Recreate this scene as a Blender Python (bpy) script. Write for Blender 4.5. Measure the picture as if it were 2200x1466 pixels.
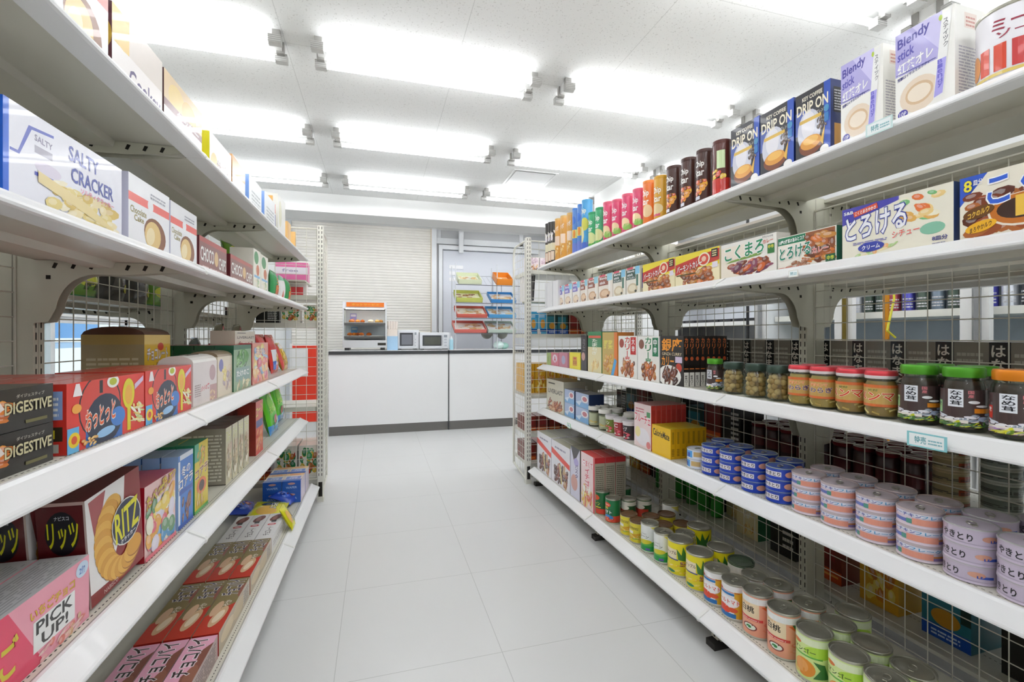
import bpy, bmesh, math, random
from math import sin, cos, pi, atan, tan, radians, sqrt
from mathutils import Vector, Matrix
SC = bpy.context.scene
COL = SC.collection
for o in list(bpy.data.objects): bpy.data.objects.remove(o)

# ------------------------------------------------------------------ camera, world, exposure
F, CX, CY, HC = 1000.0, 1100.0, 722.0, 1.09
TH = atan((CX - 811) / F)
cam_d = bpy.data.cameras.new('camera'); cam = bpy.data.objects.new('camera', cam_d); COL.objects.link(cam)
cam_d.lens = 36 * F / 2200; cam_d.sensor_width = 36; cam_d.shift_y = -11 / 2200; cam_d.clip_start = .02
cam.location = (0, 0, HC); cam.rotation_euler = (radians(90), 0, -TH)
SC.camera = cam
SC.view_settings.view_transform = 'Standard'; SC.view_settings.look = 'None'
SC.view_settings.exposure = 0.45; SC.view_settings.gamma = 1.0; SC.view_settings.use_curve_mapping = False
SC.cycles.use_denoising = True; SC.cycles.max_bounces = 7; SC.cycles.diffuse_bounces = 4; SC.cycles.use_adaptive_sampling = True; SC.cycles.adaptive_threshold = .025
SC.cycles.glossy_bounces = 3; SC.cycles.transmission_bounces = 6; SC.cycles.transparent_max_bounces = 10; SC.cycles.caustics_refractive = False
SC.cycles.caustics_reflective = False; SC.cycles.sample_clamp_indirect = 6
world = bpy.data.worlds.new('world'); SC.world = world; world.use_nodes = True
bgn = world.node_tree.nodes['Background']; bgn.inputs[0].default_value = (.80, .90, 1, 1); bgn.inputs[1].default_value = 1.1
TUBE_STRENGTH = 9.0

# ------------------------------------------------------------------ colour and materials
def lin(c):
    c = c / 255
    return c / 12.92 if c <= .04045 else ((c + .055) / 1.055) ** 2.4
def hx(s):
    if isinstance(s, tuple): return s
    return tuple(lin(int(s[i:i + 2], 16)) for i in (0, 2, 4))
MATS = {}
def mat(name, col=None, rough=.5, metal=0., coat=0., trans=0., ior=1.45, noise=.04, nscale=30, emit=None, es=0, bump=0, spec=.5):
    if name in MATS: return MATS[name]
    m = bpy.data.materials.new(name); m.use_nodes = True; nt = m.node_tree; b = nt.nodes['Principled BSDF']
    b.inputs['Roughness'].default_value = rough; b.inputs['Metallic'].default_value = metal
    b.inputs['Coat Weight'].default_value = coat; b.inputs['Transmission Weight'].default_value = trans
    b.inputs['IOR'].default_value = ior; b.inputs['Specular IOR Level'].default_value = spec
    n = nt.nodes.new('ShaderNodeTexNoise'); n.inputs['Scale'].default_value = nscale
    tc = nt.nodes.new('ShaderNodeTexCoord'); nt.links.new(tc.outputs['Object'], n.inputs['Vector'])
    mr = nt.nodes.new('ShaderNodeMapRange'); mr.inputs['To Min'].default_value = 1 - noise; mr.inputs['To Max'].default_value = 1 + noise
    nt.links.new(n.outputs['Fac'], mr.inputs['Value'])
    mx = nt.nodes.new('ShaderNodeVectorMath'); mx.operation = 'SCALE'
    if col is None:
        a = nt.nodes.new('ShaderNodeAttribute'); a.attribute_name = 'Col'; nt.links.new(a.outputs['Color'], mx.inputs[0])
    else:
        mx.inputs[0].default_value = hx(col)
    nt.links.new(mr.outputs[0], mx.inputs['Scale']); nt.links.new(mx.outputs[0], b.inputs['Base Color'])
    if emit: b.inputs['Emission Color'].default_value = (*hx(emit), 1); b.inputs['Emission Strength'].default_value = es
    if bump:
        bp = nt.nodes.new('ShaderNodeBump'); bp.inputs['Strength'].default_value = bump; bp.inputs['Distance'].default_value = .002
        nt.links.new(n.outputs['Fac'], bp.inputs['Height']); nt.links.new(bp.outputs[0], b.inputs['Normal'])
    MATS[name] = m
    return m
CARD = mat('printed_card', rough=.32, coat=.25, noise=.03)
FOIL = mat('printed_film', rough=.25, coat=.5, noise=.05, nscale=60, bump=.3)
PLAS = mat('coloured_plastic', rough=.35, noise=.03)
PAPER = mat('matt_print', rough=.6, noise=.04)
TIN = mat('tin_plate', 'b9b7aa', rough=.28, metal=.85, noise=.06, nscale=90)
METC = mat('coloured_metal', rough=.35, metal=.35, noise=.04)
PAINT = mat('shelf_enamel', 'd5d2c5', rough=.38, coat=.15, noise=.02, nscale=4)
POSTP = mat('post_enamel', 'cfcdbc', rough=.42, noise=.03, nscale=6)
RAILM = mat('price_rail_white', 'eaeaea', rough=.4, coat=.1, noise=.01, nscale=4)
ENDP = mat('end_enamel', 'dfddd3', rough=.42, noise=.02, nscale=6)
WIRE = mat('wire_enamel', 'e0ddd0', rough=.4, noise=.02)
SLOT = mat('dark_slot', '2a2722', rough=.9)
RUBBER = mat('dark_rubber', '33302d', rough=.8)
def clear_glass(name, tint):
    m = bpy.data.materials.new(name); m.use_nodes = True; nt = m.node_tree; nt.nodes.remove(nt.nodes['Principled BSDF'])
    t = nt.nodes.new('ShaderNodeBsdfTransparent'); t.inputs[0].default_value = (*hx(tint), 1)
    g = nt.nodes.new('ShaderNodeBsdfGlossy'); g.inputs['Roughness'].default_value = .04
    lw = nt.nodes.new('ShaderNodeLayerWeight'); f = nt.nodes.new('ShaderNodeMath'); f.operation = 'POWER'; f.inputs[1].default_value = 5; f0 = nt.nodes.new('ShaderNodeMath'); f0.operation = 'MULTIPLY_ADD'; f0.inputs[1].default_value = .5; f0.inputs[2].default_value = .035
    nt.links.new(lw.outputs['Facing'], f.inputs[0]); nt.links.new(f.outputs[0], f0.inputs[0]); mx = nt.nodes.new('ShaderNodeMixShader')
    nt.links.new(f0.outputs[0], mx.inputs[0]); nt.links.new(t.outputs[0], mx.inputs[1]); nt.links.new(g.outputs[0], mx.inputs[2])
    nt.links.new(mx.outputs[0], nt.nodes['Material Output'].inputs[0]); return m
GLASS = clear_glass('jar_glass', 'f4f8f4')
WHITE = mat('white_laminate', 'f2f2f2', rough=.45, noise=.01, nscale=3)

# ------------------------------------------------------------------ text glyphs and flat artwork
GLY = {}
def glyph(s, bold):
    k = (s, bold)
    if k in GLY: return GLY[k]
    c = bpy.data.curves.new('t', 'FONT'); c.body = s; c.resolution_u = 2; c.offset = bold
    o = bpy.data.objects.new('t', c); m = bpy.data.meshes.new_from_object(o)
    v = [(p.co.x, p.co.y) for p in m.vertices]; f = [tuple(p.vertices) for p in m.polygons]
    bpy.data.objects.remove(o); bpy.data.curves.remove(c); bpy.data.meshes.remove(m)
    x0 = min((p[0] for p in v), default=0); x1 = max((p[0] for p in v), default=1)
    y0 = min((p[1] for p in v), default=0); y1 = max((p[1] for p in v), default=1)
    w = max(x1 - x0, 1e-3); h = max(y1 - y0, .12 if s in 'ー一' else 1e-3)
    v = [((p[0] - x0) / w, (p[1] - y0) / h) for p in v]
    GLY[k] = (v, f); return GLY[k]
def ellp(cx, cy, rx, ry, n=18, rot=0):
    r = radians(rot); out = []
    for i in range(n):
        a = 2 * pi * i / n; x, y = rx * cos(a), ry * sin(a)
        out.append((cx + x * cos(r) - y * sin(r), cy + x * sin(r) + y * cos(r)))
    return out
def art(ops):
    """drawing list in face fractions -> [(points, colour, layer)]"""
    out = []; ly = 0
    for op in ops:
        k = op[0]; ly += 1
        if k == 'r': _, a, b, c, d, col = op; out.append(([(a, b), (c, b), (c, d), (a, d)], col, ly))
        elif k == 'e': out.append((ellp(*op[1:5], 20, op[6] if len(op) > 6 else 0), op[5], ly))
        elif k == 'p': out.append((op[1], op[2], ly))
        elif k in 'tb':                     # fitted text, b = bold; last items: skew, outline colour
            _, s, a, b, c, d, col = op[:7]; sk = op[7] if len(op) > 7 else 0; oc = op[8] if len(op) > 8 else None
            passes = [(col, .022 if k == 'b' else 0.0, 0)]
            if oc: passes = [(oc, .06, .05)] + passes
            for ci, bo, gr in passes:
                v, f = glyph(s, bo); gx = (c - a) * gr / max(1, len(s)) * 1.2; gy = (d - b) * gr
                P = [(a - gx + x * (c - a + 2 * gx), b - gy + y * (d - b + 2 * gy)) for x, y in v]
                P = [(x, y + sk * (x - (a + c) / 2)) for x, y in P]
                for q in f: out.append(([P[i] for i in q], ci, ly))
                ly += 1
        elif k == 'v':                      # vertical text, bold
            _, s, a, b, c, d, col = op[:7]; n = len(s); st = (d - b) / n
            for i, ch in enumerate(s):
                t1 = d - i * st; t0 = t1 - st * .88
                v, f = glyph(ch, .02)
                if ch == 'ー': P = [((a + c) / 2 + (y - .5) * (c - a) * .16, t0 + x * (t1 - t0)) for x, y in v]
                else: P = [(a + x * (c - a), t0 + y * (t1 - t0)) for x, y in v]
                for q in f: out.append(([P[i] for i in q], col, ly))
        elif k == 'f':                      # heap of food pieces
            _, a, b, c, d, pal, n, seed = op; rn = random.Random(seed)
            for i in range(int(n * 1.8)):
                rx = (c - a) * rn.uniform(.07, .16); ry = (d - b) * rn.uniform(.08, .17); x = rn.uniform(a + rx, c - rx); y = rn.uniform(b + ry, d - ry); t = rn.uniform(0, 90); cc = hx(pal[i % len(pal)])
                out.append((ellp(x, y, rx, ry, 9, t), cc, ly)); ly += .25
                out.append((ellp(x - rx * .15, y + ry * .2, rx * .55, ry * .5, 7, t), tuple(q + (1 - q) * .22 for q in cc), ly)); ly += .25
        elif k == 'l':                      # small print: rows of dashes
            _, a, b, c, d, col, n = op; rn = random.Random(n * 7 + int(a * 50)); st = (d - b) / n
            for i in range(n):
                x = a; y = b + i * st
                while x < c - .01:
                    w = min(rn.uniform(.03, .16) * (c - a) * 2, c - x); out.append(([(x, y), (x + w * .85, y), (x + w * .85, y + st * .5), (x, y + st * .5)], col, ly)); x += w
    return out
def clip01(P):
    """trim artwork to the printed face"""
    if all(0 <= x <= 1 and 0 <= y <= 1 for x, y in P): return P
    for ax, lim, sg in ((0, 0, 1), (0, 1, -1), (1, 0, 1), (1, 1, -1)):
        Q = []
        for i in range(len(P)):
            a, b = P[i - 1], P[i]; da, db = (a[ax] - lim) * sg, (b[ax] - lim) * sg
            if (da >= 0) != (db >= 0): t = da / (da - db); Q.append((a[0] + t * (b[0] - a[0]), a[1] + t * (b[1] - a[1])))
            if db >= 0: Q.append(b)
        P = Q
        if len(P) < 3: return None
    return P
def split(polys, ns, nt=1):
    """cut flat artwork so that it can be bent over a curved surface"""
    if ns <= 1 and nt <= 1: return polys
    bm = bmesh.new(); li = bm.faces.layers.int.new('i')
    for i, (pts, col, ly) in enumerate(polys):
        try: f = bm.faces.new([bm.verts.new((x, y, 0)) for x, y in pts])
        except ValueError: continue
        f[li] = i
    for n, ax in ((ns, 0), (nt, 1)):
        for k in range(1, n):
            no = (1, 0, 0) if ax == 0 else (0, 1, 0); co = (k / n, 0, 0) if ax == 0 else (0, k / n, 0)
            bmesh.ops.bisect_plane(bm, geom=bm.verts[:] + bm.edges[:] + bm.faces[:], plane_co=co, plane_no=no, dist=1e-6)
    out = [([(v.co.x, v.co.y) for v in f.verts], polys[f[li]][1], polys[f[li]][2]) for f in bm.faces]
    bm.free(); return out

# ------------------------------------------------------------------ mesh builder
LE = .00004
class MB:
    def __init__(s): s.v = []; s.f = []; s.c = []; s.m = []; s.s = []; s.mats = []
    def mi(s, m):
        if m not in s.mats: s.mats.append(m)
        return s.mats.index(m)
    def face(s, idx, col, m, sm=False): s.f.append(tuple(idx)); s.c.append(hx(col)); s.m.append(s.mi(m)); s.s.append(sm)
    def poly(s, pts, col='ffffff', m=PLAS):
        b = len(s.v); s.v += [tuple(p) for p in pts]; s.face(range(b, b + len(pts)), col, m); return s
    def box(s, x0, y0, z0, x1, y1, z1, col='ffffff', m=PLAS, cols=None):
        b = len(s.v)
        s.v += [(x0, y0, z0), (x1, y0, z0), (x1, y1, z0), (x0, y1, z0), (x0, y0, z1), (x1, y0, z1), (x1, y1, z1), (x0, y1, z1)]
        for k, q in (('bottom', (0, 3, 2, 1)), ('top', (4, 5, 6, 7)), ('front', (0, 1, 5, 4)), ('right', (1, 2, 6, 5)), ('back', (2, 3, 7, 6)), ('left', (3, 0, 4, 7))):
            s.face([b + i for i in q], (cols or {}).get(k, col), m)
        return s
    def prism(s, prof, ax, a, b_, col='ffffff', m=PLAS):
        """closed profile extruded along axis 0 (x) / 1 (y) / 2 (z)"""
        def P(p, t): return (t, p[0], p[1]) if ax == 0 else (p[0], t, p[1]) if ax == 1 else (p[0], p[1], t)
        n = len(prof); b = len(s.v); s.v += [P(p, a) for p in prof] + [P(p, b_) for p in prof]
        for i in range(n): j = (i + 1) % n; s.face((b + i, b + j, b + n + j, b + n + i), col, m)
        s.face([b + i for i in range(n)][::-1], col, m); s.face([b + n + i for i in range(n)], col, m); return s
    def bar(s, p, q, r, col='ffffff', m=WIRE, n=4):
        p, q = Vector(p), Vector(q); d = (q - p).normalized(); u = d.orthogonal().normalized(); w = d.cross(u); b = len(s.v)
        for P in (p, q):
            for i in range(n): a = 2 * pi * (i + .5) / n; s.v.append(tuple(P + u * cos(a) * r + w * sin(a) * r))
        for i in range(n): j = (i + 1) % n; s.face((b + i, b + j, b + n + j, b + n + i), col, m, n > 5)
        s.face([b + i for i in range(n)][::-1], col, m); s.face([b + n + i for i in range(n)], col, m); return s
    def path(s, pts, r, col='ffffff', m=WIRE, n=8):
        for a, b in zip(pts, pts[1:]): s.bar(a, b, r, col, m, n)
        return s
    def lathe(s, prof, n=24, col='ffffff', m=PLAS, c=(0, 0, 0), cap=True, sx=1., sy=1.):
        b = len(s.v); k = len(prof)
        for r, z in prof:
            for i in range(n): a = 2 * pi * i / n; s.v.append((c[0] + r * cos(a) * sx, c[1] + r * sin(a) * sy, c[2] + z))
        for j in range(k - 1):
            for i in range(n):
                i2 = (i + 1) % n; s.face((b + j * n + i, b + j * n + i2, b + (j + 1) * n + i2, b + (j + 1) * n + i), col if isinstance(col, str) else col[min(j, len(col) - 1)], m, True)
        if cap:
            s.face([b + i for i in range(n)][::-1], col if isinstance(col, str) else col[0], m)
            s.face([b + (k - 1) * n + i for i in range(n)], col if isinstance(col, str) else col[-1], m)
        return s
    def ball(s, c, r, col, m=PLAS, n=8, sz=1.):
        prof = [(max(r * sin(pi * i / n), 1e-5), -r * cos(pi * i / n) * sz) for i in range(n + 1)]
        return s.lathe(prof, n + 2, col, m, c, cap=False)
    def surf(s, ops, fn, ns=1, nt=1, m=CARD):
        polys = [(clip01(p), c, l) for p, c, l in art(ops)]
        for pts, col, ly in split([q for q in polys if q[0]], ns, nt):
            b = len(s.v); s.v += [fn(x, y, ly * LE) for x, y in pts]; s.face(range(b, b + len(pts)), col, m, ns > 1)
        return s
    def boxart(s, w, d, h, m=CARD, **faces):
        fn = {'front': lambda a, b, e: ((a - .5) * w, -d / 2 - e, b * h), 'back': lambda a, b, e: ((.5 - a) * w, d / 2 + e, b * h),
              'left': lambda a, b, e: (-w / 2 - e, (.5 - a) * d, b * h), 'right': lambda a, b, e: (w / 2 + e, (a - .5) * d, b * h),
              'top': lambda a, b, e: ((a - .5) * w, (b - .5) * d, h + e)}
        for k, ops in faces.items(): s.surf(ops, fn[k], m=m)
        return s
    def cylart(s, ops, r, z0, z1, m=CARD, ns=36):
        return s.surf(ops, lambda a, b, e: ((r + e + .0002) * sin((a - .5) * 2 * pi), -(r + e + .0002) * cos((a - .5) * 2 * pi), z0 + b * (z1 - z0)), ns=ns, m=m)
    def mesh(s, name):
        me = bpy.data.meshes.new(name); me.from_pydata(s.v, [], s.f)
        for m in s.mats: me.materials.append(m)
        me.polygons.foreach_set('material_index', s.m); me.polygons.foreach_set('use_smooth', s.s)
        ca = me.color_attributes.new('Col', 'FLOAT_COLOR', 'CORNER'); buf = []
        for p, c in zip(me.polygons, s.c): buf += [c[0], c[1], c[2], 1.0] * p.loop_total
        ca.data.foreach_set('color', buf)
        if any(s.s): me.set_sharp_from_angle(angle=radians(38))
        me.update(); return me
def obj(name, mesh, parent=None, loc=None, rz=None, rot=None):
    if isinstance(mesh, MB): mesh = mesh.mesh(name)
    o = bpy.data.objects.new(name, mesh); COL.objects.link(o)
    if parent: o.parent = parent
    if loc: o.location = loc
    if rz is not None: o.rotation_euler = (0, 0, rz)
    if rot: o.rotation_euler = rot
    return o
def tag(o, label, cat, group=None, kind=None):
    if label: o['label'] = label
    if cat: o['category'] = cat
    if group: o['group'] = group
    if kind: o['kind'] = kind
    return o
def struct(name, mesh, **k): o = obj(name, mesh, **k); o['kind'] = 'structure'; return o
def copy_thing(src, loc, rot, label, cat, group=None):
    def cp(o, par):
        c = o.copy(); COL.objects.link(c); c.parent = par
        for ch in o.children: cp(ch, c)
        return c
    r = cp(src, None); r.location = loc; r.rotation_euler = rot
    for k in ('label', 'category', 'group'):
        if k in r: del r[k]
    return tag(r, label, cat, group)

# ------------------------------------------------------------------ frames of the two shelf runs
DA = radians(.58)
class Run:
    def __init__(s, side):
        s.side = side; s.vp = 800 if side > 0 else 822; s.th = atan((CX - s.vp) / F)
        s.X = 1.148 if side > 0 else .46        # front edge of the upper shelves
        s.X5 = 1.08 if side > 0 else .392       # front edge of the base shelf
        s.XB = 1.548 if side > 0 else .83       # face of the uprights
        s.ud = (-sin(DA), cos(DA)) if side > 0 else (sin(DA), cos(DA))
        s.nd = (cos(DA), sin(DA)) if side > 0 else (-cos(DA), sin(DA))
        s.rz = -pi / 2 + DA if side > 0 else pi / 2 - DA
        s.j0 = 1.36 if side > 0 else 1.44
        s.ue = 3.176 if side > 0 else 3.215       # far end of the boards
    def u(s, px, X): return X / abs(tan(atan((px - CX) / F) + s.th))
    def zc(s, px, X): return X / (cos(s.th) * abs(px - s.vp)) * F
    def z(s, px, py, X): return HC + (CY - py) / F * s.zc(px, X)
    def w(s, u, X, z): return (u * s.ud[0] + X * s.nd[0], u * s.ud[1] + X * s.nd[1], z)
RR, LL = Run(1), Run(-1)
ZS = {1: 1.603, 2: 1.291, 3: .881, 4: .563, 5: .135}
def Xfront(run, lv): return run.X5 if lv == 5 else run.X
def at(px, py, Y):
    """point of the room on the plane y = Y that the photograph shows at (px, py)"""
    k = (px - CX) / F; dx, dy = cos(TH) * k + sin(TH), -sin(TH) * k + cos(TH); t = Y / dy
    return (t * dx, Y, HC + (CY - py) / F * t)

# ------------------------------------------------------------------ room shell
XL, XR, YB, YF, ZC = -2.3, 4.3, 6.7, -2.6, 2.66
def grid_mat(name, base, line, xo, xs, yo, ys, lw, rough, speck=0, lmix=.5, bump=0):
    m = bpy.data.materials.new(name); m.use_nodes = True; nt = m.node_tree; b = nt.nodes['Principled BSDF']; N = nt.nodes.new; K = nt.links.new
    tc = N('ShaderNodeTexCoord'); sp = N('ShaderNodeSeparateXYZ'); K(tc.outputs['Object'], sp.inputs[0])
    def mth(op, a, v=None, c=None):
        n = N('ShaderNodeMath'); n.operation = op
        for i, q in enumerate((a, v, c)):
            if q is None: continue
            if isinstance(q, (int, float)): n.inputs[i].default_value = q
            else: K(q, n.inputs[i])
        return n.outputs[0]
    fs = []
    for ax, o, s in (('X', xo, xs), ('Y', yo, ys)):
        t = mth('PINGPONG', mth('SUBTRACT', sp.outputs[ax], o), s / 2); fs.append(mth('LESS_THAN', t, lw))
    f = mth('MAXIMUM', fs[0], fs[1]); f = mth('MULTIPLY', f, lmix)
    n1 = N('ShaderNodeTexNoise'); n1.inputs['Scale'].default_value = 1.3; n1.inputs['Detail'].default_value = 3; K(tc.outputs['Object'], n1.inputs['Vector'])
    mr = N('ShaderNodeMapRange'); mr.inputs['To Min'].default_value = .97; mr.inputs['To Max'].default_value = 1.03; K(n1.outputs['Fac'], mr.inputs['Value'])
    bs = N('ShaderNodeVectorMath'); bs.operation = 'SCALE'; bs.inputs[0].default_value = hx(base); K(mr.outputs[0], bs.inputs['Scale'])
    mx = N('ShaderNodeMix'); mx.data_type = 'RGBA'; K(f, mx.inputs[0]); K(bs.outputs[0], mx.inputs[6]); mx.inputs[7].default_value = (*hx(line), 1); out = mx.outputs[2]
    if speck:
        v = N('ShaderNodeTexNoise'); v.inputs['Scale'].default_value = 105; v.inputs['Detail'].default_value = 4; K(tc.outputs['Object'], v.inputs['Vector'])
        g = mth('MULTIPLY', mth('GREATER_THAN', v.outputs['Fac'], .635), speck)
        m2 = N('ShaderNodeMix'); m2.data_type = 'RGBA'; K(g, m2.inputs[0]); K(out, m2.inputs[6]); m2.inputs[7].default_value = (*hx('a6a49e'), 1); out = m2.outputs[2]
    K(out, b.inputs['Base Color']); b.inputs['Roughness'].default_value = rough
    return m
FLOORM = grid_mat('floor_tile', 'dfdfde', 'a9a9a6', -.132, .545, 1.55, .555, .0012, .28, lmix=.6)
CEILM = grid_mat('ceiling_board', 'eeeeec', 'c4c4c1', -.473, .91, 2.73, .91, .0018, .9, speck=.35, lmix=.6)
WALLM = mat('wall_paint', 'eeeeec', rough=.8, noise=.015, nscale=2)
GREYW = mat('grey_panel', 'c9cacb', rough=.5, noise=.02, nscale=2)
struct('floor', MB().box(XL - .1, YF, -.05, XR + .1, YB + .1, 0, m=FLOORM))
struct('ceiling', MB().box(XL - .1, YF, ZC, XR + .1, YB + .1, ZC + .05, m=CEILM))
struct('wall_back', MB().box(XL, YB, 0, XR, YB + .1, ZC, m=WALLM))
struct('wall_front', MB().box(XL, YF - .1, 0, XR, YF, ZC, m=WALLM))
struct('wall_right', MB().box(XR, YF, 0, XR + .1, YB, ZC, m=WALLM))
wl = MB()                                                   # left wall with a shop window opening
WY0, WY1, WZ0, WZ1 = 3.35, 6.3, .25, 1.24
wl.box(XL - .1, YF, 0, XL, WY0, ZC, m=WALLM).box(XL - .1, WY1, 0, XL, YB, ZC, m=WALLM).box(XL - .1, WY0, 0, XL, WY1, WZ0, m=WALLM).box(XL - .1, WY0, WZ1, XL, WY1, ZC, m=WALLM)
struct('wall_left', wl)
wf = MB()
for a, b in ((WY0, WY0 + .05), (WY1 - .05, WY1), (4.25, 4.3), (5.3, 5.35)): wf.box(XL - .07, a, WZ0, XL - .02, b, WZ1, 'e8eaec', PLAS)
wf.box(XL - .07, WY0, WZ0, XL - .02, WY1, WZ0 + .05, 'e8eaec').box(XL - .07, WY0, WZ1 - .05, XL - .02, WY1, WZ1, 'e8eaec')
win = struct('window_2', wf)
gl = obj('window_glass', MB().box(XL - .052, WY0 + .04, WZ0 + .04, XL - .047, WY1 - .04, WZ1 - .04, m=GLASS), win)
aw = obj('awning', MB().box(XL - 2.0, 2.6, 1.06, XL - 1.6, 8.2, 1.30, '6aa6e6').box(XL - 2.0, 2.6, .93, XL - 1.6, 8.2, 1.0, 'b4d0f2'))
tag(aw, 'blue striped fascia outside beyond the left shop window', 'awning')
struct('ground_outside', MB().box(XL - 6, 0, -.06, XL - .1, 10, -.01, 'e2e5ea'))

# ceiling beam in front of the counter, pillar, soffit line on the right
struct('trim_1', MB().box(XL, 5.5, 2.454, XR, 5.88, ZC, m=WALLM))
struct('trim_2', MB().box(2.33, 4.1, 0, 2.95, 4.74, ZC, m=WALLM))
AC = obj('ceiling_hatch', MB().box(-.225, -.225, -.004, .225, .225, 0, 'eeeeec').box(-.2, -.2, -.007, .2, .2, -.003, 'e6e6e4').box(-.2, -.2, -.0075, .2, -.196, -.003, 'b5b5b2').box(-.2, .196, -.0075, .2, .2, -.003, 'b5b5b2').box(-.2, -.2, -.0075, -.196, .2, -.003, 'b5b5b2').box(.196, -.2, -.0075, .2, .2, -.003, 'b5b5b2'))
AC.location = (1.46, 4.42, ZC); tag(AC, 'square white access hatch set in the ceiling', 'hatch')

# roller shutter (blind) on the back wall
X0 = at(628, 722, YB)[0]; X1 = at(926, 722, YB)[0]
SHUT = mat('shutter_slat', 'efebe4', rough=.55, noise=.02)
sh = MB(); z = .02; prof = []
while z < 2.6: prof += [(YB - .05, z), (YB - .057, z + .010), (YB - .057, z + .028), (YB - .05, z + .037)]; z += .038
prof += [(YB - .02, z), (YB - .02, .02)]
sh.prism(prof, 0, X0, X1, m=SHUT)
w1 = struct('window_1', sh)
for a, b, c in ((X1, X1 + .07, 'e9ebee'), (X1 - .012, X1 - .0005, 'd8c9b4'), (X0 - .07, X0 - .0005, 'c9ccd0')): obj('guide_rail', MB().box(a, YB - .09, 0, b, YB, 2.6, c), w1)
# door with glazed transom
dx0 = at(946, 0, YB)[0]; dx1 = at(1140, 0, YB)[0]; dzt = at(1000, 540, YB)[2]
d1 = struct('door_1', MB().box(dx0 + .03, YB - .05, .02, dx1, YB - .01, dzt, m=mat('door_paint', 'e3e6ee', rough=.5, noise=.01)))
obj('door_frame', MB().box(dx0 - .03, YB - .08, 0, dx0 + .03, YB, dzt + .06, 'eceef0').box(dx0 + .0305, YB - .079, dzt, dx1 + .1, YB, dzt + .059, 'eceef0').box(dx0 + .03, YB - .055, dzt - .012, dx1, YB - .049, dzt - .006, '55555a').box(dx0 + .02, YB - .082, .0, dx0 + .028, YB - .079, dzt, '77787c'), d1)
xm = at(980, 0, YB)[0]
obj('louvre', MB().box(dx0 + .12, YB - .058, dzt - .45, dx0 + .32, YB - .05, dzt - .4, 'f6f6f8').box(dx0 + .12, YB - .058, dzt - .36, dx0 + .32, YB - .05, dzt - .31, 'f6f6f8').box(dx0 + .12, YB - .058, dzt - .27, dx0 + .32, YB - .05, dzt - .22, 'f6f6f8'), d1)
w3 = struct('window_3', MB().box(dx0, YB - .04, dzt + .16, dx1 + .6, YB - .01, 2.6, m=GREYW))
obj('window_frame', MB().box(dx0 - .06, YB - .06, dzt + .08, dx1 + .6, YB, dzt + .16, 'eef0f2').box(xm + .03, YB - .06, dzt + .1, xm + .1, YB, 2.6, 'f2f3f4').box(xm + .94, YB - .06, dzt + .1, xm + 1.0, YB, 2.6, 'f2f3f4').box(dx0 - .065, YB - .055, dzt + .161, dx0 - .001, YB - .001, 2.6, 'dfe1e4'), w3)
fx = obj('vertical_rail', MB().box(-.03, -.03, 0, .03, .03, 1.0, 'eef0f2')); fx.location = (xm + .05, YB - .12, dzt - .05); fx.scale = (1, 1, (2.6 - dzt) / 1.0)
tag(fx, 'white vertical rail beside the back door, under the beam', 'rail')

# ------------------------------------------------------------------ fluorescent ceiling lights
TUBEM = mat('fluorescent_tube', 'ffffff', rough=.4, noise=0, emit='f8fbff', es=TUBE_STRENGTH)
SOCK = mat('socket_metal', 'd2d1ce', rough=.4, metal=.3, noise=.1, nscale=50)
def make_light():
    r = bpy.data.objects.new('fluorescent_light', None); COL.objects.link(r)
    obj('housing', MB().prism([(-.05, 0), (-.038, -.05), (.038, -.05), (.05, 0)], 0, .02, 1.24, 'efefed', PAPER), r)
    for y in (-.085, .085):
        obj('tube', MB().bar((.04, y, -.068), (1.22, y, -.068), .0155, m=TUBEM, n=10), r)
        for x0 in (.0, 1.20):
            k = MB().box(x0, y - .021, -.088, x0 + .06, y + .021, -.048, m=SOCK)
            for q in range(4): k.box(x0 - .0004, y - .0225, -.085 + q * .01, x0 + .0604, y + .0225, -.081 + q * .01, 'b2b1ad', METC)
            yy = sorted((y * .45, y * .8)); k.box(x0 + .012, yy[0], -.06, x0 + .05, yy[1], 0, 'a9a7a3', METC)
            obj('socket', k, r)
    return r
LCOL = {-1.73: 'above the left shelves', -.33: 'above the aisle', 1.085: 'above the right shelves', 2.5: 'far right column'}
LROW = [(6.2, 'behind the beam over the counter'), (4.88, 'nearest the counter'), (3.80, 'second from the counter'), (2.69, 'third from the counter'), (1.58, 'fourth from the counter'), (.47, 'fifth from the counter'), (-.65, 'sixth from the counter'), (-1.8, 'furthest from the counter')]
proto = make_light(); first = True
DIMM = mat('fluorescent_tube_dimmed', 'ffffff', rough=.4, noise=0, emit='f8fbff', es=TUBE_STRENGTH * .3)  # weaker glow set for the unseen row behind the beam, keeps back wall from blowing out
for x0, cn in LCOL.items():
    for y, rn in LROW[1:] + LROW[:1]:
        lab = 'twin tube fluorescent light, ' + rn + ', ' + cn
        if first: proto.location = (x0, y, ZC); tag(proto, lab, 'ceiling light', 'ceiling lights'); first = False
        else: lo = copy_thing(proto, (x0, y, ZC), (0, 0, 0), lab, 'ceiling light', 'ceiling lights')
        if y > 6:
            for ch in lo.children:
                if ch.name.startswith('tube'): ch.material_slots[0].link = 'OBJECT'; ch.material_slots[0].material = DIMM

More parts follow.
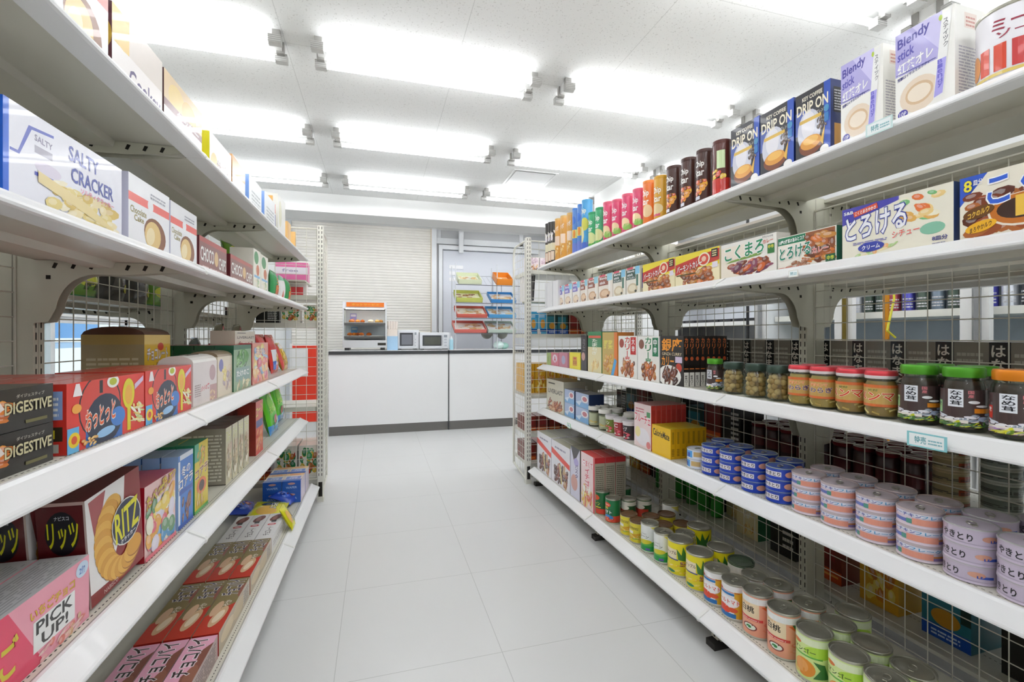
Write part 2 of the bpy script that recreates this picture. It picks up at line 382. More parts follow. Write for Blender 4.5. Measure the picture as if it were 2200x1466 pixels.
# ------------------------------------------------------------------ the two long shelf runs
def board_mesh(w, D):
    m = MB()
    pr = [(D, 0), (.05, 0), (.05, -.012), (.2, -.012), (.205, -.028), (.26, -.028), (.265, -.012), (D, -.012)]
    m.prism(pr, 0, .001, w - .001, m=PAINT)
    for e in (.001, w - .004): m.box(e, .052, -.034, e + .003, D, -.004, m=PAINT)
    for row in (.066, .12, .19, .28):
        n = int(w / .0125)
        for i in range(n):
            x = .012 + i * .0125; m.poly([(x, row, .0003), (x + .0062, row, .0003), (x + .0062, row + .0022, .0003), (x, row + .0022, .0003)], m=SLOT)
    pr = [(.056, .0004), (.052, .003), (.046, .003), (.041, -.002), (.006, -.021), (.001, -.023), (0, -.027), (.001, -.031), (.006, -.033), (.0495, -.033), (.0495, -.031), (.0495, .0004)]
    return m.mesh('shelf_board'), MB().prism(pr, 0, .001, w - .001, m=RAILM).poly([(.001, .0562, .0006), (w - .001, .0562, .0006), (w - .001, .0574, .0006), (.001, .0574, .0006)], '8a8880', PLAS).mesh('price_rail')
def put_board(ms, r, loc, rz=None): o = obj('shelf_board', ms[0], r, loc, rz); obj('price_rail', ms[1], o)
def arc_bracket(D, drop=.17):
    pr = [(.055, -.013), (D + .0, -.013), (D, -drop), (D - .03, -drop + .004)]
    for i in range(9):
        a = radians(10 * i + 5); pr.append((D - .045 - .085 * (1 - cos(a)), -drop + .03 + (drop - .075) * sin(a)))
    pr += [(D - .19, -.044), (.075, -.034), (.055, -.03)]
    m = MB()
    for x in (-.0175, .0155): m.prism(pr, 0, x, x + .002, m=POSTP)
    for x in (-.0178, .0176):
        for i in range(7):
            if i == 3: continue
            y = .09 + i * (D - .14) / 6; m.poly([(x, y, -.02), (x, y + .008, -.018), (x, y + .013, -.031), (x, y + .006, -.033)], m=SLOT)
        m.poly([(x, D - .035, -.05), (x, D - .025, -.05), (x, D - .025, -.06), (x, D - .035, -.06)], m=SLOT)
    return m.mesh('bracket')
def slot_cols(m, x, zt, face=0, dy=0, wx=.034, z0=.12):
    zz = z0
    while zz < zt - .02:
        for q in (-.009, .009): m.poly([(x + q - .002, dy - .0006, zz), (x + q + .002, dy - .0006, zz), (x + q + .002, dy - .0006, zz + .018), (x + q - .002, dy - .0006, zz + .018)], m=SLOT)
        zz += .03
def mesh_panel(w, z0, z1, st=.06, name='wire_mesh'):
    m = MB(); n = round(w / st)
    for i in range(n + 1): x = i * w / n; m.bar((x, 0, z0), (x, 0, z1), .0017)
    k = round((z1 - z0) / st)
    for i in range(k + 1): zz = z0 + i * (z1 - z0) / k; m.bar((0, .0035, zz), (w, .0035, zz), .0017)
    m.bar((0, .002, z1), (w, .002, z1), .0045, n=6); m.bar((0, .002, z0), (w, .002, z0), .0045, n=6)
    return m.mesh(name)
def build_run(run, label, other):
    r = bpy.data.objects.new('gondola_shelf', None); COL.objects.link(r)
    r.location = run.w(run.j0, run.X, 0); r.rotation_euler = (0, 0, run.rz); tag(r, label, 'shelf', 'long white shelf runs either side of the aisle')
    D = run.XB - run.X; D5 = run.XB - run.X5; sg = -run.side
    bm_, bm5 = board_mesh(.9, D), board_mesh(.9, D5); br, br5 = arc_bracket(D), arc_bracket(D, .12); mp = mesh_panel(.862, .06, 1.555)
    joints = [-1.8, -.9, 0, .9, 1.84 if run.side > 0 else 1.8]
    def lx(du): return du * sg
    pm = MB().box(-.017, D, 0, .017, D + .084, 1.607, m=POSTP).box(-.0005, D - .0004, .1, .0005, D, 1.6, 'a8a594', PLAS); slot_cols(pm, 0, 1.6, dy=D)
    for x in (-.0174, .0174): pm.poly([(x, D + .041, .1), (x, D + .0425, .1), (x, D + .0425, 1.6), (x, D + .041, 1.6)], '5e5b50', PLAS)
    pm.box(-.017, D + .03, 0, .017, D + .05, .03, m=RUBBER); pm = pm.mesh('upright')
    fm = MB().box(-.015, D - D5 + .085, .022, .015, D, .1, m=POSTP).box(-.015, D - D5 + .07, .03, .015, D - D5 + .085, .1, m=POSTP).box(-.003, D - D5 + .0692, .035, .003, D - D5 + .07, .075, m=SLOT)
    fp = MB().box(-.022, D - D5 + .052, 0, .022, D - D5 + .13, .022, m=RUBBER).mesh('rubber_foot'); fm = fm.mesh('foot')
    for du in joints:
        obj('upright', pm, r, (lx(du), 0, 0))
        ft = obj('foot', fm, r, (lx(du), 0, 0)); obj('rubber_foot', fp, ft)
        for lv, zs in ZS.items():
            obj('bracket', br5 if lv == 5 else br, r, (lx(du), D - D5 if lv == 5 else 0, zs))
            if other.get(lv): b = obj('bracket', br, r, (lx(du), 2 * D + .084, other[lv]), rz=pi)
    for a in joints[:-1]:
        wb = .94 if run.side > 0 and a == .9 else .9
        x0 = lx(a) if sg > 0 else lx(a + wb)
        if wb != .9: bm_, bm5 = board_mesh(wb, D), board_mesh(wb, D5)
        for lv, zs in ZS.items():
            put_board(bm5 if lv == 5 else bm_, r, (x0, D - D5 if lv == 5 else 0, zs))
            if other.get(lv): put_board(bm_, r, (x0 + wb, 2 * D + .084, other[lv]), rz=pi)
        obj('wire_mesh', mp, r, (x0 + .019, D + .035, 0))
    cm = MB().prism([(.05, .004), (.04, .002), (.004, -.018), (-.0015, -.026), (0, -.034), (.01, -.034), (.012, -.03)], 0, -.006, .006, 'e9e9e6', PLAS).mesh('joint_clip')
    for du in joints[1:-1]:
        for lv, zs in ZS.items(): obj('joint_clip', cm, r, (lx(du), D - D5 if lv == 5 else 0, zs))
    return r
gonR = build_run(RR, 'long white metal shelf run on the right, stocked with cans, jars and curry', {1: 1.603, 2: 1.291, 3: .85, 4: .56, 5: .135})
gonL = build_run(LL, 'long white metal shelf run on the left, stocked with snacks and biscuits', {1: 1.603, 2: 1.215, 3: .85, 4: .56, 5: .135})

# ------------------------------------------------------------------ end units between the runs and the counter
def end_unit(x0, y0, side, label, shelves, depth=.37, w=.92):
    """corner post next to the aisle at (x0, y0); runs away from the aisle along x and towards the counter along y"""
    r = bpy.data.objects.new('end_shelf', None); COL.objects.link(r); r.location = (x0, y0, 0); tag(r, label, 'shelf', 'end shelves facing the counter')
    H = 1.815
    for i, xx in enumerate((0, side * w)):
        p = MB().box(-.018, -.02, .03, .018, .02, H, m=ENDP); slot_cols(p, 0, H, dy=-.02, z0=.17); p.box(-.012, -.0206, .035, .012, -.02, .13, m=SLOT).box(-.02, -.024, 0, .02, .024, .03, m=ENDP)
        p.box(-.0184, -.002, .1, -.018, .002, H - .05, '6a675c').box(.018, -.002, .1, .0184, .002, H - .05, '6a675c')
        obj('upright', p, r, (xx, 0, 0))
    for xx in (0, side * w):                                   # side panels with rounded tube frame
        f = MB(); pts = [(0, .02, H - .012)]
        for i in range(7): a = radians(15 * i); pts.append((0, depth - .06 + .06 * sin(a), H - .072 + .06 * cos(a)))
        pts += [(0, depth, .06), (0, .02, .015)]
        f.path(pts, .0085, m=ENDP)
        obj('panel_frame', f, r, (xx, 0, 0))
        k = MB(); n = 6
        for i in range(1, n): y = .02 + (depth - .02) * i / n; k.bar((0, y, .05), (0, y, H - .03), .0016)
        for i in range(1, 29): zz = .06 + i * .06; k.bar((.003, .02, zz), (.003, depth, zz), .0016)
        obj('side_mesh', k, r, (xx, 0, 0))
    bmsh = mesh_panel(w - .05, .16, H - .02); obj('wire_mesh', bmsh, r, (.025 if side > 0 else -w + .025, 0, 0))
    for zs in shelves:
        m = MB().box(0, .03, -.03, w - .04, depth + .03, 0, m=ENDP)
        n = int((w - .06) / .0125)
        obj('shelf_board', m, r, (.02 if side > 0 else -w + .02, 0, zs))
    obj('kickplate', MB().box(.02 if side > 0 else -w + .02, .03, .03, w - .02 if side > 0 else -.02, .05, .10, m=ENDP), r)
    return r
EL = (at(689, 0, 3.305)[0], 3.305); ER = (at(1134, 0, 3.275)[0], 3.275)
end_unit(EL[0], EL[1], -1, 'white end shelf with wire mesh side, left of the aisle mouth', [.135, .62, 1.175])
end_unit(ER[0], ER[1], 1, 'white end shelf with wire mesh side, right of the aisle mouth', [.135, .36, .65, 1.105, 1.585])

# ------------------------------------------------------------------ counter
cx0 = at(706, 757, 5.4)[0]; cxm = at(964, 757, 5.4)[0]; cx1 = 3.3
GREYB = mat('grey_base', '6f6d69', rough=.6, noise=.02)
DARKT = mat('dark_edge', '3f4144', rough=.4, noise=.02)
for nm, a, b, lab in (('sales_counter', cx0, cxm - .006, 'white sales counter with grey plinth, left unit under the food warmer'), ('sales_counter', cxm + .006, cx1, 'white sales counter with grey plinth, right unit below the tray rack')):
    c = obj(nm, MB().box(a, 5.4, .1, b, 5.98, .885, m=WHITE)); tag(c, lab, 'counter', 'white counter units')
    obj('plinth', MB().box(a + .002, 5.402, 0, b - .002, 5.96, .1, m=GREYB), c)
    obj('worktop', MB().box(a, 5.385, .885, b, 5.99, .922, m=DARKT).box(a, 5.386, .922, b, 5.99, .926, 'f2f2f2', PLAS), c)
obj('joint_strip', MB().box(cxm - .006, 5.395, 0, cxm + .006, 5.97, .885, m=DARKT), c)

# ------------------------------------------------------------------ packaging artwork
W = 'fafafa'
def L_(a, b, c, d, col='8a8a8a', n=4): return ('l', a, b, c, d, col, n)
CURRY = ['8a4a22', 'b5652a', 'c98a3c', '6e3a1c', 'd9772f', 'a85a2a']
STEW = ['e9dcae', 'f0a24a', '86b46a', 'f6efd8', 'e8873c']
COOK = ['e0a238', 'ecb84e', 'cf8f2c', 'f0c468']
DESIGNS = {
 'blank_white': ('efeef0', {}, {'left': [L_(.1, .1, .9, .9, 'd9d9dc', 9)], 'front': [('r', .02, .0, .04, 1, 'dcdce2'), ('r', .5, 0, .51, 1, 'd8dae6')]}),
 'blendy_milk': ('f1efe9', {'top': 'd8c86a'}, {'front': [('r', 0, .52, .8, 1, 'b3ace0'), ('p', [(.3, 1), (.75, .62), (.8, 1)], 'cfc9f0'), ('e', .42, .24, .34, .19, 'e6d3bd'), ('e', .42, .25, .24, .12, 'd8b893'), ('e', .42, .25, .2, .09, 'efe0cc'),
    ('b', 'Blendy', .04, .82, .6, .96, '4a44a0', .1), ('b', 'stick', .04, .7, .34, .81, '5a54b4', .1), ('b', '紅茶オレ', .04, .55, .66, .68, W, .1), ('r', .02, .535, .7, .542, '3a3f90'), ('b', '芳醇ロイヤルミルクティー', .04, .49, .66, .53, '2c2f80', .1),
    ('p', [(.66, .1), (.82, .12), (.96, .99), (.8, .95)], 'efeeec'), ('p', [(.67, .12), (.81, .14), (.87, .5), (.74, .5)], 'a7a0e4'), ('v', 'Blendy', .73, .2, .81, .5, '6a62c8'), ('v', 'スティック', .82, .6, .9, .9, '77777a'),
    ('e', .14, .08, .09, .05, '4a44a0'), ('t', '10P', .08, .055, .2, .105, W), ('e', .78, .93, .03, .03, 'b8cf4a')],
    'right': [L_(.12, .08, .88, .6, 'b9b4bc', 16), ('r', .3, .78, .7, .94, 'ead9cf'), L_(.35, .8, .65, .92, 'c98a80', 3)]}),
 'drip_on': ('22232c', {'top': '1b2f7c', 'right': '1d2f6c'}, {'front': [('r', .82, 0, 1, 1, '1d4db5'), ('r', 0, .72, .82, 1, '24222a'), ('r', 0, .4, .3, .74, '4a5ea8'), ('e', .4, .42, .34, .3, 'cfd0dc'), ('e', .38, .5, .2, .2, 'e6e4ea'), ('r', .12, .55, .75, .6, 'd9b24a'),
    ('b', 'KEY COFFEE', .2, .87, .78, .93, 'e8e2cf'), ('b', 'DRIP ON', .04, .68, .94, .84, 'f2ead2'), ('t', 'スペシャルブレンド', .3, .6, .86, .655, 'f6f2e6'),
    ('e', .45, .2, .34, .14, '7a3c1a'), ('e', .45, .24, .3, .1, 'e09a3c'), ('e', .45, .27, .22, .06, 'f0bb5a'), ('p', [(.72, .2), (.86, .42), (.8, .14)], 'e8b84a'), ('f', .62, .36, .9, .56, ['3a2418', '54331f', '2a1810'], 14, 3), ('e', .84, .07, .12, .06, 'f4f2ee'), ('e', .9, .62, .07, .05, '3f8ec0'), ('r', .84, .44, .96, .56, '2a7ac0')],
    'right': [('r', .15, .55, .85, .9, '101420'), L_(.2, .58, .8, .88, 'c9c9d0', 8), ('r', .2, .1, .8, .4, 'd8a04a')]}),
 'blendy_small': ('efe9e2', {}, {'front': [('r', 0, .56, .7, .92, '7d74c4'), ('r', .06, .93, .5, 1, 'e0506a'), ('r', .62, .72, .98, 1, '8fd0e8'), ('b', 'Blendy', .08, .78, .62, .9, W), ('b', 'stick', .08, .62, .5, .74, W), ('e', .45, .22, .38, .2, 'ddc6ac'), ('e', .45, .24, .26, .12, 'efdcc4'), ('r', .72, .3, .86, .7, 'f6f2ec'), ('e', .68, .12, .08, .05, '7a5a6a')]}),
 'blendy_brown': ('efe6da', {}, {'front': [('r', 0, .56, .7, .92, '9a5a4a'), ('r', .06, .93, .5, 1, 'e0506a'), ('r', .62, .72, .98, 1, '9ad4e4'), ('b', 'Blendy', .08, .78, .62, .9, W), ('b', 'stick', .08, .62, .5, .74, W), ('e', .45, .22, .38, .2, 'cfa885'), ('e', .45, .24, .26, .12, 'e6c9a8'), ('r', .72, .3, .86, .7, 'f6f2ec'), ('e', .68, .12, .08, .05, '5a3a2a')]}),
 'blendy_green': ('ece8dc', {'right': 'ded9cd'}, {'front': [('r', 0, .56, .7, .92, '3c5a50'), ('r', .06, .93, .5, 1, 'e0506a'), ('r', .66, .72, .98, 1, '8accea'), ('b', 'Blendy', .08, .8, .62, .9, W), ('b', 'stick', .08, .69, .5, .78, W), ('b', 'カフェオレ', .06, .58, .64, .66, W), ('e', .45, .22, .38, .2, 'd2c2a2'), ('e', .45, .24, .26, .12, 'e9dfc6'), ('r', .74, .3, .88, .7, '4a7a6a'), ('e', .7, .12, .08, .05, '4a4a3a')],
    'right': [L_(.4, .3, .8, .85, 'a8a49a', 8), ('r', .3, .1, .6, .25, 'f6f6f2'), ('r', .3, .12, .32, .23, '222222'), ('r', .36, .12, .4, .23, '222222'), ('r', .44, .12, .46, .23, '222222'), ('r', .1, .2, .2, .9, '4658b8')]}),
 'vermont': ('f4e9c0', {'top': 'f2e23c'}, {'front': [('r', 0, .5, 1, 1, 'f0dc3a'), ('p', [(0, .38), (1, .62), (1, .95), (0, .72)], 'c8382c'), ('f', .1, -.02, .9, .52, CURRY, 26, 5), ('e', .68, .72, .13, .2, 'f0e6d0'), ('e', .68, .72, .1, .16, 'd84a34'), ('e', .68, .73, .05, .08, 'f0c8b0'), ('b', 'バーモントカレー', .04, .5, .64, .7, W, .18, 'a02418'), ('r', .03, .34, .5, .38, '5a4a20'), ('r', .84, .72, .97, .96, '2c2a28'), L_(.86, .75, .95, .94, 'f0e0a0', 3), ('r', .86, .42, .97, .58, 'e8e0ec')]}),
 'kokumaro': ('efece4', {'right': 'e6e2da'}, {'front': [('r', 0, .04, .5, .9, 'f3e9d8'), ('f', .12, .02, .98, .46, ['7a3a20', 'a85028', 'd0642c', '8a4860', '6a3450'], 26, 8), ('p', [(.1, .44), (.74, .52), (.78, .6), (.2, .5)], '7aa04a'), ('b', 'こくまろ', .08, .52, .8, .92, '1f8a5a', .1, 'ffffff'), ('b', 'カレー', .78, .78, .95, .88, 'd8604a', .1), ('t', 'House', .78, .92, .95, .98, '8a8a8a'), ('r', .86, .5, .97, .74, '2e7a3a'), ('b', '中辛', .87, .62, .96, .72, 'e8e04a')]}),
 'torokeru_curry': ('f1ece0', {'right': '14604a', 'top': 'efe9dc'}, {'front': [('r', 0, .76, .5, .98, '1c7a56'), ('b', '10種の野菜の旨みとコク', .02, .8, .48, .92, W, .08), ('p', [(.5, .98), (.98, .98), (.98, .12), (.6, .3)], '9a5a34'), ('f', .48, .02, .99, .98, CURRY, 34, 9), ('f', .1, .02, .6, .26, ['a06a4a', 'c08a6a', 'b8785a'], 8, 3), ('b', 'とろける', .04, .32, .6, .7, '128060', .12, 'ffffff'), ('b', 'カレー', .62, .36, .88, .52, 'e05a4a', .1, 'ffffff'), ('r', .84, .03, .99, .26, '1c5a3a'), ('b', '中辛', .86, .1, .97, .22, 'd8e04a'), L_(.02, .03, .4, .1, 'd87a6a', 2)]}),
 'torokeru_stew': ('efead8', {'right': '163a78', 'top': 'e6e2d4'}, {'front': [('p', [(0, 1), (.56, 1), (.56, .93), (0, .68)], '4a46b0'), ('f', .55, .42, .97, .96, ['f0d08a', 'ee7a3a', '7cc07a', 'f2ecd0', 'e8b25a'], 9, 21), ('e', .84, .32, .1, .1, '86c0a4'), ('f', .1, .02, .6, .2, ['b4d08a', 'f0b87a', 'efe2b8'], 8, 4), ('b', 'S&B', .02, .88, .12, .94, W), ('p', [(.12, .9), (.36, .98), (.37, .88), (.13, .8)], 'e2583c'), ('b', 'こくとまろやかさ', .14, .85, .35, .92, W, .2), ('b', 'とろける', .04, .38, .63, .84, 'f4f4fa', .12, '3a469c'), ('b', 'シチュー', .5, .28, .74, .4, 'e2644a', .12, 'ffffff'), ('e', .3, .19, .13, .09, '3a46a8'), ('b', 'クリーム', .21, .145, .39, .235, W, .06), ('b', '8皿分', .84, .1, .96, .18, '3a3f8a'), L_(.12, .27, .46, .32, '6a68b4', 2), L_(.84, .05, .95, .08, '9a9ab4', 1)]}),
 'koku_java': ('f1ead8', {}, {'front': [('p', [(0, 1), (.26, 1), (0, .55)], '2a58c8'), ('f', .02, .04, 1, .74, ['7a3412', '9a4a1c', '5a2410', 'b0642a'], 26, 13), ('e', .56, .36, .3, .24, 'f2e6d4'), ('e', .56, .37, .28, .22, 'c8721e'), ('e', .54, .38, .2, .15, '3a2018'), ('p', [(.5, .56), (.6, .56), (.58, .26), (.5, .26)], 'f0c24a'), ('b', '8', .04, .76, .12, .94, 'f0e23a', 0, '2a3a8a'), ('b', '皿分', .13, .84, .22, .93, W), ('b', 'こくまろ', .26, .52, 1.28, 1.0, '2f62d6', .12, 'ffffff'), ('e', .18, .42, .15, .09, '6a4012', 20), ('b', 'コクのルウ', .08, .37, .28, .46, 'f2c84a', .4), ('e', .2, .2, .15, .08, 'f0b41e', 20), ('b', 'まろやかルウ', .1, .15, .3, .23, '4a2a10', .4)]}),
 'olive_box': ('3f8a5a', {'top': '4a9a60'}, {'front': [('r', 0, 0, 1, .62, 'e8dcae'), ('r', .05, .84, .95, .9, 'e2604a'), ('v', 'たまねぎ', .32, .42, .7, .82, 'f4f4e6'), ('f', .2, .02, .95, .3, ['e8c87a', 'd8a85a', 'f0dc9a'], 10, 2)]}),
 'beige_curry': ('cdb268', {'top': 'b89a52', 'right': 'e08a3a'}, {'front': [('r', .8, 0, 1, 1, 'e8823a'), ('b', '野菜', .1, .6, .7, .82, 'e8dc6a'), ('f', .05, .02, .8, .5, ['d9a24a', 'e8bf5a', 'c88a3a'], 14, 6), ('p', [(.6, 0), (.78, 0), (.98, .34), (.84, .4)], '58aee8')]}),
 'curry_red': ('f2f0ea', {'top': 'e9e6de'}, {'front': [('r', .66, .56, .94, .97, 'd0302a'), ('e', .18, .82, .13, .11, 'a8483a'), ('v', 'カリー', .36, .48, .62, .98, 'd0342a'), ('v', '屋', .36, .36, .62, .5, 'd0342a'), ('v', '大辛', .72, .6, .88, .94, W), ('e', .52, .22, .44, .22, 'f6f4ee'), ('f', .12, .02, .92, .42, CURRY, 24, 12)]}),
 'curry_green': ('f2f0ea', {'top': 'e9e6de'}, {'front': [('r', .7, .56, .96, .97, '1c7a50'), ('e', .18, .82, .13, .11, '8a5a4a'), ('v', 'カリー', .36, .48, .64, .98, '178a52'), ('v', '屋', .36, .36, .64, .5, '178a52'), ('v', '中辛', .74, .6, .9, .94, W), ('e', .52, .22, .44, .22, 'f6f4ee'), ('f', .12, .02, .92, .42, CURRY, 24, 14)]}),
 'ginza': ('26201c', {'top': '3a1c18', 'right': '1c1714'}, {'front': [('b', '銀座', .06, .68, .94, .95, 'f09a24'), ('t', 'GINZA CURRY', .08, .6, .92, .66, 'e8d8b0'), ('b', 'カリー', .06, .38, .6, .58, 'f09a24'), ('r', .66, .46, .94, .58, 'd8c8e0'), ('e', .8, .36, .13, .09, 'c8402a'), ('e', .4, .18, .5, .22, 'f4f2ec'), ('f', .02, .02, .84, .36, ['5a2c1a', '7a3c20', '8a5230', '44221a'], 26, 15)],
    'right': [('v', 'カリー', .2, .62, .8, .96, 'e0743a'), ('e', .5, .55, .3, .04, 'c85a30'), ('r', .1, .34, .9, .36, 'd87a3a'), ('r', .08, .0, .96, .28, 'efece4'), ('v', '銀座カリー', .25, .03, .7, .22, '3a2a22')]}),
 'green_box': ('a9bf72', {'top': 'cfd8b8'}, {'front': [('r', .55, .2, .6, .8, '6f8a48'), L_(.2, .3, .5, .7, '7f9a58', 4)]}),
 'pink_box': ('d87f90', {'top': '8fbf90'}, {'front': [('e', .5, .55, .3, .3, 'e8dce8'), ('b', 'A', .35, .3, .65, .75, 'c83a5a')]}),
 'mauve_box': ('c88294', {'top': '9a6a72'}, {'front': [('e', .45, .5, .2, .3, 'b4b0cc'), ('r', .85, 0, 1, 1, 'a06074')]}),
 'yellow_box': ('efe032', {'top': 'e8dc5a'}, {'front': [('r', .3, .2, .7, .75, 'd89a2a'), ('r', .4, .6, .6, .7, 'c8402a'), ('b', '53', .35, .3, .65, .5, 'a84a20')]}),
 'dark_tall': ('3a3436', {'top': '2a2626'}, {'front': [('e', .4, .4, .3, .12, 'c89a90'), ('v', 'カフェ', .3, .55, .7, .9, '8a8488')]}),
 'liverlast': ('d9d4c2', {'top': 'b8b4a0'}, {'front': [('r', .1, .86, .5, .9, '3a3a36'), ('b', 'LIVERLAST', .1, .56, .95, .7, '5a5852'), ('f', .02, .02, .98, .34, ['c8845a', 'a85a3a', 'e0b48a', '8a4a30'], 22, 16)], 'right': [L_(.1, .1, .9, .8, 'b4b0a0', 8)]}),
 'blue_pack': ('aebede', {'top': '9a9aa0', 'right': '22365e'}, {'front': [('r', 0, 0, 1, .35, '7fb2e0'), ('e', .7, .62, .26, .24, 'f2eef2'), ('e', .7, .62, .17, .16, 'c87a86'), ('p', [(0, .3), (.5, .5), (.3, .1)], 'd8e4f4')]}),
 'fruche': ('f3dedd', {'top': 'e89a9c', 'right': 'd8483e'}, {'front': [('b', 'フルーチェ', .04, .56, .96, .76, 'e0405a', -.05, 'ffffff'), L_(.1, .8, .6, .92, 'd87a86', 2), ('e', .5, .25, .42, .2, 'f2ecf0'), ('e', .22, .34, .16, .12, 'f0e2a0'), ('r', .75, .72, .95, .84, '5aa06a'), ('e', .85, .1, .12, .08, 'e88a8a')],
    'right': [('r', .15, .04, .85, .3, 'f0d8d4'), L_(.2, .08, .8, .26, 'c84a44', 4), ('r', .2, .5, .8, .9, 'c23a34')]}),
 'caloriemate': ('f2c317', {'top': 'd9c22e', 'right': 'e0a912'}, {'front': [('b', 'CalorieMate', .06, .62, .94, .86, '2a2412', -.06)], 'right': [('r', .3, .5, .7, .9, 'b48a14'), L_(.25, .1, .75, .35, '5a4210', 5)]}),
 'fondue': ('ece9ee', {'top': 'a9a690'}, {'front': [('p', [(0, .68), (1, .5), (1, .62), (0, .82)], 'ee4a3c'), ('e', .55, .4, .1, .1, 'f2f2f6'), ('f', .08, .04, .95, .52, ['5a2c22', '7a3c2e', 'a85a44', 'c8a070', '4a221a'], 20, 17), ('p', [(.45, .5), (.52, .5), (.62, .08), (.56, .06)], 'e8dc9a'), L_(.2, .84, .8, .92, '9a92a8', 1)]}),
 'spaghetti': ('d8d6e6', {'top': '7a7868', 'right': '4a4238'}, {'front': [('p', [(0, 1), (1, 1), (.4, .7)], '3f3c40'), ('e', .6, .72, .25, .08, 'b4a8dc'), ('e', .4, .3, .35, .16, 'd8a49a'), ('v', 'パスタ', .5, .4, .8, .68, '6a5a8a')]}),
 'corn_flake': ('f3d9d9', {'top': 'd84a4a', 'right': 'b9b09c'}, {'front': [('b', 'あまくて', .15, .76, .85, .88, 'd83a5a', 0, 'ffffff'), ('v', 'イチゴ', .3, .4, .62, .74, 'e0506a'), ('f', .02, .02, .9, .4, ['e8b84a', 'f0cf6a', 'e06a4a', 'f6efe6'], 20, 18), ('r', .9, 0, 1, 1, 'd8404a')], 'right': [('r', 0, .9, 1, 1, 'cf3a3e'), L_(.1, .06, .9, .86, '7a7466', 22)]}),
 # left side
 'bokey': ('efe9e6', {'left': '6a4046'}, {'front': [('r', 0, .55, .3, 1, 'd8b65a'), ('e', .2, .74, .2, .2, 'e3bf6a'), ('r', .3, .55, 1, 1, 'd9cfc6'), ('b', 'Cookey', .3, .1, .96, .42, '5a4a7a'), ('r', .2, .0, 1, .08, 'b8563e')], 'left': [('e', .5, .6, .5, .3, 'd8b24a'), ('r', 0, .85, 1, 1, '5c3038')]}),
 'cookie_pack': ('efebe6', {'left': '5a3a3c'}, {'front': [('r', 0, .52, 1, 1, 'dcc094'), ('e', .3, .7, .2, .22, 'e5c87e'), ('e', .62, .66, .2, .22, 'dab46a'), ('r', 0, .44, 1, .56, '8a6464'), ('b', 'クッキー', .3, .42, .9, .56, W)]}),
 'yellow_side': ('f0eee8', {'left': 'e6dc1c'}, {'front': [('e', .2, .3, .16, .3, 'e4bd72'), ('b', 'サブレ', .3, .2, .95, .55, '8a6a5a'), ('r', 0, .75, 1, 1, 'f6f2f4')], 'left': [L_(.2, .4, .8, .95, 'a89a10', 6)]}),
 'orange_top': ('f0eee8', {'left': 'd09858'}, {'front': [('p', [(0, 1), (1, .9), (1, .6), (0, .55)], 'dfae74')]}),
 'blue_side': ('eff1f2', {'left': '88aef0'}, {'front': [L_(.2, .2, .9, .7, 'b0b4b8', 5)], 'left': [('r', .1, .05, .7, .5, 'b9cc2a'), ('r', .1, 0, .7, .08, 'a8342a')]}),
 'text_side': ('f2f0ea', {'left': 'e9e6dc', 'top': 'd8e0b8'}, {'front': [('e', .3, .6, .2, .3, 'e0dcc0')], 'left': [('r', .2, .8, .8, .95, 'e8b05a'), ('r', .1, .55, .9, .75, 'e2564a'), ('r', .1, .2, .9, .52, '4a62c0'), L_(.1, .05, .9, .18, '333333', 3)]}),
 'orange_jar': ('f0c27e', {'top': 'f0a040'}, {'front': [('r', 0, 0, 1, .3, 'e8dfa0'), ('r', .2, .2, .3, .9, 'f4a23c')]}),
 'salty': ('e9e9f2', {'left': '1763d6'}, {'front': [('r', 0, 0, .035, 1, '1763d6'), ('p', [(.04, .5), (.1, .5), (.18, .82), (.34, .86), (.34, .89), (.16, .85), (.09, .53), (.04, .53)], '5a66c0'), ('r', .2, .6, .33, .68, 'a8a4b4'), ('b', 'SALTY', .2, .72, .33, .79, '8a86a0', -.1), ('e', .3, .47, .1, .07, 'dcd4e4'), ('r', .2, .36, .4, .4, '5a60c0'), ('b', 'SALTY', .46, .72, .74, .9, '4752a6'), ('b', 'CRACKER', .48, .48, .9, .66, '4752a6'),
    ('f', .22, .0, .98, .42, ['e3cf86', 'ecdcae', 'd9bb66', 'f0e6c8'], 22, 31), ('p', [(.22, .42), (.6, .3), (.9, .1), (.88, .06), (.5, .2), (.22, .3)], 'e8d49a'), ('b', 'ソルティクラッカー', .56, .38, .9, .45, 'e0809a', -.04)]}),
 'choc_cake': ('f0f0f3', {'left': 'd4d3e6'}, {'front': [('r', 0, .62, 1, .74, 'ef7068'), ('e', .5, .68, .07, .1, 'f4f4f6'), ('b', 'Chocolate', .04, .46, .4, .56, '9a8c4a'), ('b', 'Cake', .12, .36, .34, .45, '9a8c4a'), ('e', .62, .26, .28, .25, '8a5634', -20), ('e', .56, .24, .2, .22, 'e3c27c', -20), ('e', .5, .22, .1, .14, 'efdcae', -20), L_(.5, .8, .9, .9, 'a8a8b4', 2)], 'left': [('p', [(0, .5), (.5, .6), (.5, .42)], '9a2848')]}),
 'choco_chips': ('8f5a54', {'left': '6a2a30'}, {'front': [('r', 0, .85, 1, 1, 'b05048'), ('b', 'CHOCO', .04, .28, .5, .72, 'f4f0ec', 0, '4a2626'), ('e', .59, .5, .07, .24, 'dcb882'), ('b', 'CHIPS', .68, .2, .97, .6, 'f0ece8', 0, '6a3838'), L_(.1, .05, .9, .18, 'e0c8c4', 2)]}),
 'green_white': ('ece9dc', {}, {'front': [('e', .4, .8, .3, .16, '2c8a4a'), ('e', .6, .5, .22, .14, 'c86a3a'), ('r', .1, .3, .9, .36, '7ab0d8'), ('f', .1, .0, .9, .3, ['b8cfa0', 'e8e0c0', '5a8a5a'], 10, 7)]}),
